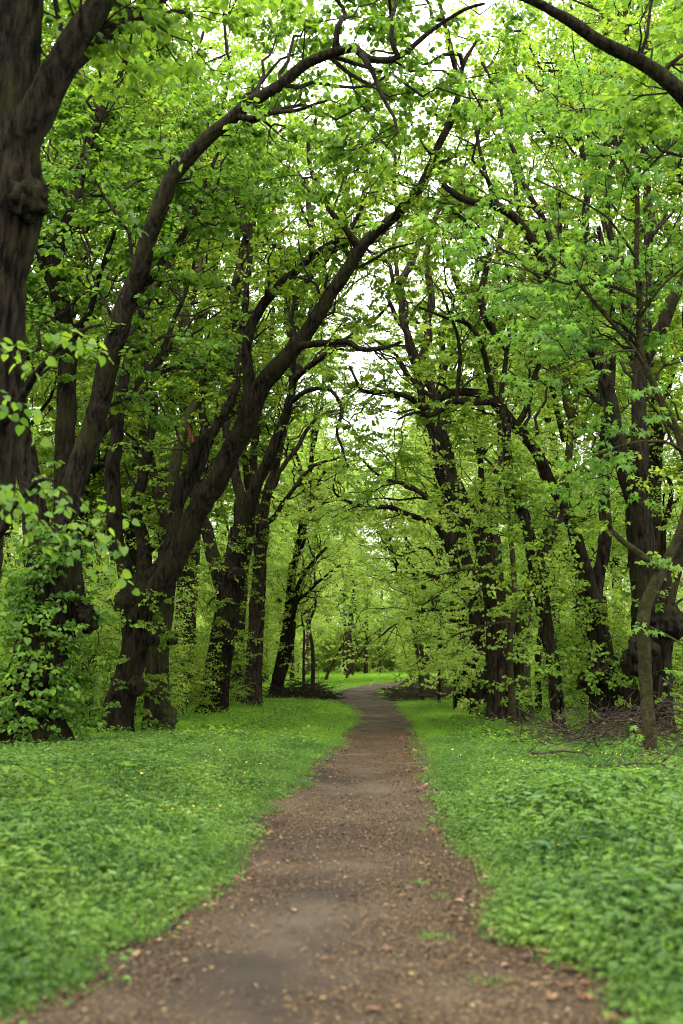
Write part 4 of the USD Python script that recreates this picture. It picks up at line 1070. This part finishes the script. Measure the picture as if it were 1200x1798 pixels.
def blade_proto(rng, n, h, spread):
    A = np.zeros((n, 3)); A[:, :2] = rng.normal(size=(n, 2)) * spread * 0.5
    hh = rng.uniform(0.5, 1, n) * h
    d = norm(np.c_[rng.normal(size=(n, 2)), np.zeros(n)])
    s = np.stack([-d[:, 1], d[:, 0], d[:, 2]], 1)
    w = rng.uniform(0.0018, 0.0032, n)[:, None]
    m1 = A + d * hh[:, None] * 0.15 + V([0, 0, 1]) * hh[:, None] * 0.6
    tip = A + d * hh[:, None] * 0.55 + V([0, 0, 1]) * hh[:, None] * 0.95
    v = np.stack([A - s * w, A + s * w, m1 - s * w * 0.8, m1 + s * w * 0.8, tip], 1)
    f = V([[0, 1, 3], [0, 3, 2], [2, 3, 4]])
    return v.reshape(-1, 3), (f[None] + (np.arange(n) * 5)[:, None, None]).reshape(-1, 3)


def instancer(name, label, protos_, mats, pos, rz, sc, idx, tilt=0.0, seed=0):
    pi = UsdGeom.PointInstancer.Define(stage, '/World/' + name)
    paths = []
    for k, (m, mat) in enumerate(zip(protos_, mats)):
        paths.append(tinted_mesh(f'/World/{name}/{name}_plant_{k:03d}', m, M[mat]).GetPath())
    pi.CreatePrototypesRel().SetTargets(paths)
    pi.CreatePositionsAttr(Vt.Vec3fArray.FromNumpy(np.asarray(pos, np.float32)))
    pi.CreateProtoIndicesAttr(Vt.IntArray.FromNumpy(np.asarray(idx, np.int32)))
    r = np.random.default_rng(seed)
    t = r.normal(size=(len(pos), 2)) * tilt / 2
    q = np.c_[np.cos(rz / 2), t[:, 0], t[:, 1], np.sin(rz / 2)]
    q /= np.linalg.norm(q, axis=1, keepdims=True)
    pi.CreateOrientationsAttr(Vt.QuathArray([Gf.Quath(float(a), float(b), float(c), float(d)) for a, b, c, d in q]))
    pi.CreateScalesAttr(Vt.Vec3fArray.FromNumpy(np.repeat(np.asarray(sc, np.float32)[:, None], 3, 1)))
    tag(pi, label, None, None, 'stuff')
    return pi


rng = np.random.default_rng(8)


def cover_points(n, yr, xhalf, edge, power=1.0, fan=True):
    y = yr[0] + (yr[1] - yr[0]) * rng.uniform(0, 1, n) ** power
    w = np.minimum(xhalf, 0.42 * y + 1.6) if fan else np.full(n, xhalf)
    x = rng.uniform(-1, 1, n) * w
    x = x + 0.2
    sd = path_side(x, y) + (noise(np.stack([x * 3.1, y * 3.1, x * 0], -1), 12) - 0.5) * 0.2
    keep = sd > edge
    # the fringe thins out towards the trodden earth
    keep &= rng.uniform(0, 1, n) < np.clip((sd - edge) / 0.16 + 0.2 + 0.02 * y, 0, 1)
    return x[keep], y[keep], sd[keep]


prs = [cover_proto(rng, 9, 0.16, 0.13, (0.028, 0.045), 5), cover_proto(rng, 10, 0.13, 0.14, (0.026, 0.045), 3), cover_proto(rng, 10, 0.20, 0.13, (0.026, 0.042), 7),
       cover_proto(rng, 14, 0.10, 0.13, (0.016, 0.03), 3), cover_proto(rng, 7, 0.25, 0.13, (0.035, 0.06), 5), cat_mesh([blade_proto(rng, 16, 0.2, 0.18), cover_proto(rng, 8, 0.12, 0.13, (0.02, 0.034), 3)]), nettle_proto(rng, 4, 0.24, 0.07, (0.04, 0.06)), blade_proto(rng, 22, 0.26, 0.16)]
x, y, sd = cover_points(62000, (2.6, 17), 9, -0.07, 1.25)
hn = fbm(np.stack([x * 0.5, y * 0.5, x * 0], -1), 3, 2)
kn = fbm(np.stack([x * 0.9 + 40, y * 0.9, x * 0], -1), 3, 71)
kind_ = rng.choice(8, len(x), p=[0.2, 0.2, 0.18, 0.2, 0.06, 0.1, 0.03, 0.03])
kind_ = np.where((kn > 0.58) & (rng.uniform(0, 1, len(x)) < 0.35), 6, kind_)
kind_ = np.where((kn < 0.40) & (rng.uniform(0, 1, len(x)) < 0.35), rng.choice([3, 5, 5], len(x)), kind_)
sc = 1.0 * (0.58 + 0.8 * hn) * np.clip(0.55 + sd * 0.7, 0.5, 1.05) * rng.uniform(0.75, 1.2, len(x)) * np.clip(1.15 - (y - 6) * 0.035, 0.62, 1.1)
instancer('ground_cover', 'leafy green carpet of low woodland plants on both sides of the path', prs, ['cover_leaf', 'cover_leaf', 'cover_leaf', 'grass_leaf', 'cover_leaf', 'cover_leaf', 'cover_leaf', 'grass_leaf'], np.c_[x, y, ground_z(x, y)], rng.uniform(0, 6.28, len(x)), sc,
          kind_, 0.12)
print('cover', len(x))
bl = [blade_proto(rng, 26, 0.17, 0.16), blade_proto(rng, 30, 0.12, 0.18), cat_mesh([blade_proto(rng, 16, 0.14, 0.16), cover_proto(rng, 6, 0.09, 0.14, (0.02, 0.035))]), cover_proto(rng, 9, 0.08, 0.16, (0.02, 0.036))]
x, y, sd = cover_points(70000, (9, 75), 9, -0.06, 1.3)
k = rng.uniform(0, 1, len(x)) < np.clip((y - 9) / 6, 0.1, 1)
x, y, sd = x[k], y[k], sd[k]
sc = rng.uniform(0.6, 1.1, len(x)) * np.clip(0.6 + sd * 0.5, 0.5, 1.0) * np.clip(0.75 + y * 0.011, 0.8, 1.15) * np.where(y > 34, np.clip(0.3 + sd * 0.16, 0.3, 1), 1)
instancer('grass', 'short fresh grass and small leaves on the verges farther along the path', bl, ['grass_leaf'] * 4, np.c_[x, y, ground_z(x, y)], rng.uniform(0, 6.28, len(x)), sc,
          rng.choice(4, len(x), p=[0.22, 0.26, 0.26, 0.26]), 0.12)
print('grass', len(x))
bl2 = [blade_proto(rng, 40, 0.22, 0.5), cover_proto(rng, 22, 0.2, 0.5, (0.05, 0.09))]
x, y, sd = cover_points(42000, (17, 130), 40, 0.05, 1.2)
k = ((np.abs(x) > 5) | (y > 50)) & (sd > 2.6)
x, y = x[k], y[k]
instancer('undergrowth', 'bright low undergrowth covering the woodland floor between the trees', bl2, ['grass_leaf'] * 2, np.c_[x, y, ground_z(x, y)], rng.uniform(0, 6.28, len(x)),
          rng.uniform(0.7, 1.5, len(x)), rng.integers(0, 2, len(x)), 0.1)

x, y, sd = cover_points(30000, (15, 52), 9, 0.0, 1.2)
k = fbm(np.stack([x * 0.8, y * 0.45, x * 0], -1), 3, 61) > 0.47
x, y, sd = x[k], y[k], sd[k]
instancer('verge_plants', 'patches of leafy low plants standing out of the shorter grass of the verges', prs, ['cover_leaf', 'grass_leaf', 'cover_leaf', 'grass_leaf', 'grass_leaf', 'grass_leaf', 'cover_leaf', 'grass_leaf'], np.c_[x, y, ground_z(x, y)],
          rng.uniform(0, 6.28, len(x)), rng.uniform(0.5, 1.15, len(x)) * np.clip(0.5 + sd * 0.5, 0.5, 1.1) * np.where(y > 34, np.clip(0.3 + sd * 0.16, 0.3, 1), 1), rng.choice(6, len(x)), 0.15)

# small flowers in the carpet
def flower_proto(rng, n, h, size):
    A = np.c_[rng.normal(size=(n, 2)) * 0.08, np.full(n, h) * rng.uniform(0.7, 1.1, n)]
    ms = []
    for c in A:
        an = np.arange(5) * 2 * np.pi / 5 + rng.uniform(0, 6)
        ax = np.stack([np.cos(an), np.sin(an), np.full(5, 0.25)], 1)
        ms.append(leaves(np.repeat(c[None], 5, 0), ax, np.repeat(V([[0, 0, 1.0]]), 5, 0), np.full(5, size), DIAMOND))
    return cat_mesh(ms)


x, y, sd = cover_points(3600, (3.2, 13), 7, 0.3, 1.0)
k = (fbm(np.stack([x * 0.6, y * 0.6, x * 0], -1), 2, 44) > 0.62) | (rng.uniform(0, 1, len(x)) < 0.15)
x, y = x[k], y[k]
instancer('yellow_flowers', 'scattered tiny yellow flowers dotting the green carpet', [flower_proto(rng, 1, 0.17, 0.009), flower_proto(rng, 2, 0.14, 0.007)], ['yellow'] * 2, np.c_[x, y, ground_z(x, y)],
          rng.uniform(0, 6.28, len(x)), rng.uniform(0.8, 1.3, len(x)), rng.integers(0, 2, len(x)), 0.3)
x, y, sd = cover_points(2600, (11, 34), 7, 0.3, 1.0)
k = fbm(np.stack([x * 0.55, y * 0.3, x * 0], -1), 2, 21) > 0.56
x, y = x[k], y[k]
instancer('white_flowers', 'drifts of tiny white flowers in the grass of both verges', [flower_proto(rng, 2, 0.12, 0.009), flower_proto(rng, 3, 0.10, 0.008)], ['white'] * 2, np.c_[x, y, ground_z(x, y)],
          rng.uniform(0, 6.28, len(x)), rng.uniform(0.8, 1.3, len(x)), rng.integers(0, 2, len(x)), 0.3)

# litter of dry leaf crumbs and chips on the trodden earth
def chip_proto(rng, n, rad, size):
    pos = np.c_[rng.uniform(-rad, rad, (n, 2)), rng.uniform(0.004, 0.011, n)]
    an = rng.uniform(0, 6.28, n)
    ax = np.stack([np.cos(an), np.sin(an), rng.normal(size=n) * 0.15], 1)
    nr = V([0, 0, 1.0]) + rng.normal(size=(n, 3)) * 0.3
    return leaves(pos, ax, nr, size[0] * np.exp(rng.normal(size=n) * 0.5 + 0.2), DIAMOND)


def on_path(n, y0, y1, over=0.2, power=1.6):
    k = rng.uniform(0, 1, n) ** power
    yy = y0 + (y1 - y0) * k
    j = np.searchsorted(PC[:, 1], yy).clip(0, nu - 1)
    s = rng.uniform(-over, 1 + over, n)
    P = PL[j] * (1 - s[:, None]) + PR[j] * s[:, None]
    P[:, 0] += rng.normal(size=n) * 0.02
    P[:, 1] += rng.normal(size=n) * 0.05
    return P, s


def path_height(x, y):
    d, k = path_tree.query(np.stack([x, y], -1))
    s = np.clip(((np.stack([x, y], -1) - PL[k][:, :2]) * (PR[k] - PL[k])[:, :2]).sum(1) / np.maximum(PW[k] ** 2, 1e-6), -0.08, 1.08)
    f = (s + 0.08) / 1.16 * (NS - 1)
    i = np.clip(f.astype(int), 0, NS - 2)
    w = f - i
    return grid[k, i, 2] * (1 - w) + grid[k, i + 1, 2] * w


P, s = on_path(26000, 2.6, 62, 0.06, 2.2)
k = rng.uniform(0, 1, len(P)) < 0.5 + 0.9 * np.abs(s - 0.42) + 1.1 * (fbm(P * V([1.1, 0.7, 0]), 3, 9) - 0.5) - 0.005 * np.clip(P[:, 1] - 9, 0, 24) - 0.55 * np.exp(-((s - 0.38) / 0.17) ** 2) * sstep(8.5, 5, P[:, 1])
P = P[k]
P[:, 2] = path_height(P[:, 0], P[:, 1])
instancer('leaf_litter', 'brown and straw coloured leaf crumbs strewn over the path', [chip_proto(rng, 46, 0.13, (0.0045, 0.018)) for _ in range(8)], ['litter'] * 8, P, rng.uniform(0, 6.28, len(P)),
          rng.uniform(0.7, 1.2, len(P)), rng.integers(0, 8, len(P)), 0.03)

# larger dry leaves along the edges, each one by itself
CURL = (V([[0, 0, 0], [0.22, 0.15, 0.10], [0.36, 0.42, 0.2], [0.22, 0.75, 0.14], [0, 1.0, 0.05], [-0.22, 0.75, 0.10], [-0.36, 0.42, 0.16], [-0.22, 0.15, 0.06], [0, 0.5, 0.0]]),
        V([[8, 0, 1], [8, 1, 2], [8, 2, 3], [8, 3, 4], [8, 4, 5], [8, 5, 6], [8, 6, 7], [8, 7, 0]]))
for nm, side_, y0, y1, n in (('edge_leaves', 1, 3.0, 24, 900), ('edge_leaves', -1, 3.0, 16, 330)):
    yy = y0 + (y1 - y0) * rng.uniform(0, 1, n) ** 1.2
    j = np.searchsorted(PC[:, 1], yy).clip(0, nu - 1)
    E = (PR if side_ > 0 else PL)[j].copy()
    E[:, 0] += side_ * (rng.normal(size=n) * 0.11 - 0.05)
    kk = fbm(E * V([0.9, 0.9, 0]) + side_, 3, 15) > 0.42
    E = E[kk]
    E[:, 2] = np.maximum(path_height(E[:, 0], E[:, 1]), ground_z(E[:, 0], E[:, 1])) + 0.012
    an = rng.uniform(0, 6.28, len(E))
    v, f = leaves(E, np.stack([np.cos(an), np.sin(an), rng.normal(size=len(E)) * 0.2], 1), V([0, 0, 1.0]) + rng.normal(size=(len(E), 3)) * 0.4, rng.uniform(0.02, 0.05, len(E)), CURL)
    o = tinted_mesh(numbered('/World/' + nm), (v, f), M['edge_leaf'])
    tag(o, 'russet dead leaves gathered along the ' + ('right' if side_ > 0 else 'left') + ' edge of the path', None, None, 'stuff')
lab = 'curled dry brown leaf lying along the edge of the path'
spots = [(760, 1300, 0.07), (772, 1412, 0.08), (742, 1392, 0.06), (975, 1773, 0.06), (968, 1700, 0.06), (1000, 1725, 0.05), (880, 1525, 0.06), (862, 1520, 0.06), (848, 1500, 0.07), (905, 1640, 0.05),
         (785, 1440, 0.06), (800, 1470, 0.06), (820, 1490, 0.05), (930, 1690, 0.06), (1010, 1760, 0.06), (385, 1545, 0.05), (300, 1650, 0.06), (240, 1700, 0.05), (470, 1478, 0.05), (690, 1680, 0.05),
         (640, 1790, 0.06), (560, 1700, 0.04), (520, 1610, 0.04), (710, 1570, 0.05), (760, 1340, 0.06), (752, 1360, 0.06), (838, 1475, 0.05), (945, 1655, 0.06), (1025, 1735, 0.07), (150, 1780, 0.05)]
for i, (px, py, sz) in enumerate(spots):
    p = on_ground(px, py)
    an = rng.uniform(0, 6.28)
    v, f = leaves(V([[0, 0, 0.0]]), V([[math.cos(an), math.sin(an), 0.1]]), V([[rng.normal() * 0.2, rng.normal() * 0.2, 1.0]]), V([sz]), CURL)
    v[:, 2] -= v[:, 2].min()
    v = v + V([p[0], p[1], float(max(path_height(np.array([p[0]]), np.array([p[1]]))[0], ground_z(p[0], p[1]))) + 0.008])
    o = tinted_mesh(numbered('/World/dry_leaf'), (v, f), M['dry_leaf'])
    tag(o, lab, 'dry leaf', 'dry leaves along the path edge')

# green tufts in the trodden earth
for i, (px, py, lb, s) in enumerate([(732, 1468, 'farthest small grass tuft growing in the right half of the path', 0.8), (741, 1558, 'grass tuft on the path just below the farthest tuft', 0.8),
                                     (781, 1586, 'flat grass tuft nearer the right edge of the path', 0.7), (765, 1660, 'brightest bushy grass tuft in the middle of the right path half', 1.0),
                                     (868, 1738, 'nearest grass tuft low down by the right path edge', 0.9), (890, 1610, 'grass tuft at the right path edge beside the green carpet', 0.8),
                                     (866, 1665, 'small grass tuft between the bushy tuft and the right edge', 0.6)]):
    p = on_ground(px, py)
    z = float(path_height(np.array([p[0]]), np.array([p[1]]))[0])
    t = thing('grass_tuft', lb, 'grass tuft', (p[0], p[1], z))
    part('blades', blade_proto(np.random.default_rng(300 + i), int(50 * s), 0.03 * s, 0.075 * s), M['cover_leaf'], t, kind='stuff')
    part('leaflets', cover_proto(np.random.default_rng(330 + i), 6, 0.018, 0.05, (0.010, 0.018)), M['cover_leaf'], t, kind='stuff')

# one coarse dark leaved plant in the right carpet, one lobed seedling in the left
for nm, lb, px, py, n, sz, mat, shp in [('broad_leaved_plant', 'bluish broad leaved plant standing out of the right hand carpet', 985, 1515, 6, (0.07, 0.12), 'broad_leaf', LIME_BIG),
                                        ('lobed_seedling', 'lobed seedling standing above the left hand carpet', 225, 1352, 8, (0.10, 0.15), 'maple_leaf', MAPLE)]:
    p = on_ground(px, py + 25)
    r2 = np.random.default_rng(px)
    t = thing(nm, lb, 'plant', p)
    for k in range(n):
        an = k * 2.4 + r2.normal() * 0.2
        ax = V([math.cos(an), math.sin(an), 0.35 + r2.normal() * 0.15])
        A = V([0, 0, 0.10 + 0.012 * k])
        v1, f1 = leaves((A + ax * 0.06)[None], ax[None], V([[0, 0, 1.0]]) - ax[None] * 0.3, V([r2.uniform(*sz)]), shp)
        part('leaf', (v1, f1), M[mat], t)
    v, f = tubes(V([[[0, 0, 0], [0.005, 0, 0.1], [0, 0.01, 0.2]]]), V([[0.006, 0.005, 0.003]]), 6)
    part('stem', (v, f), M[mat], t)
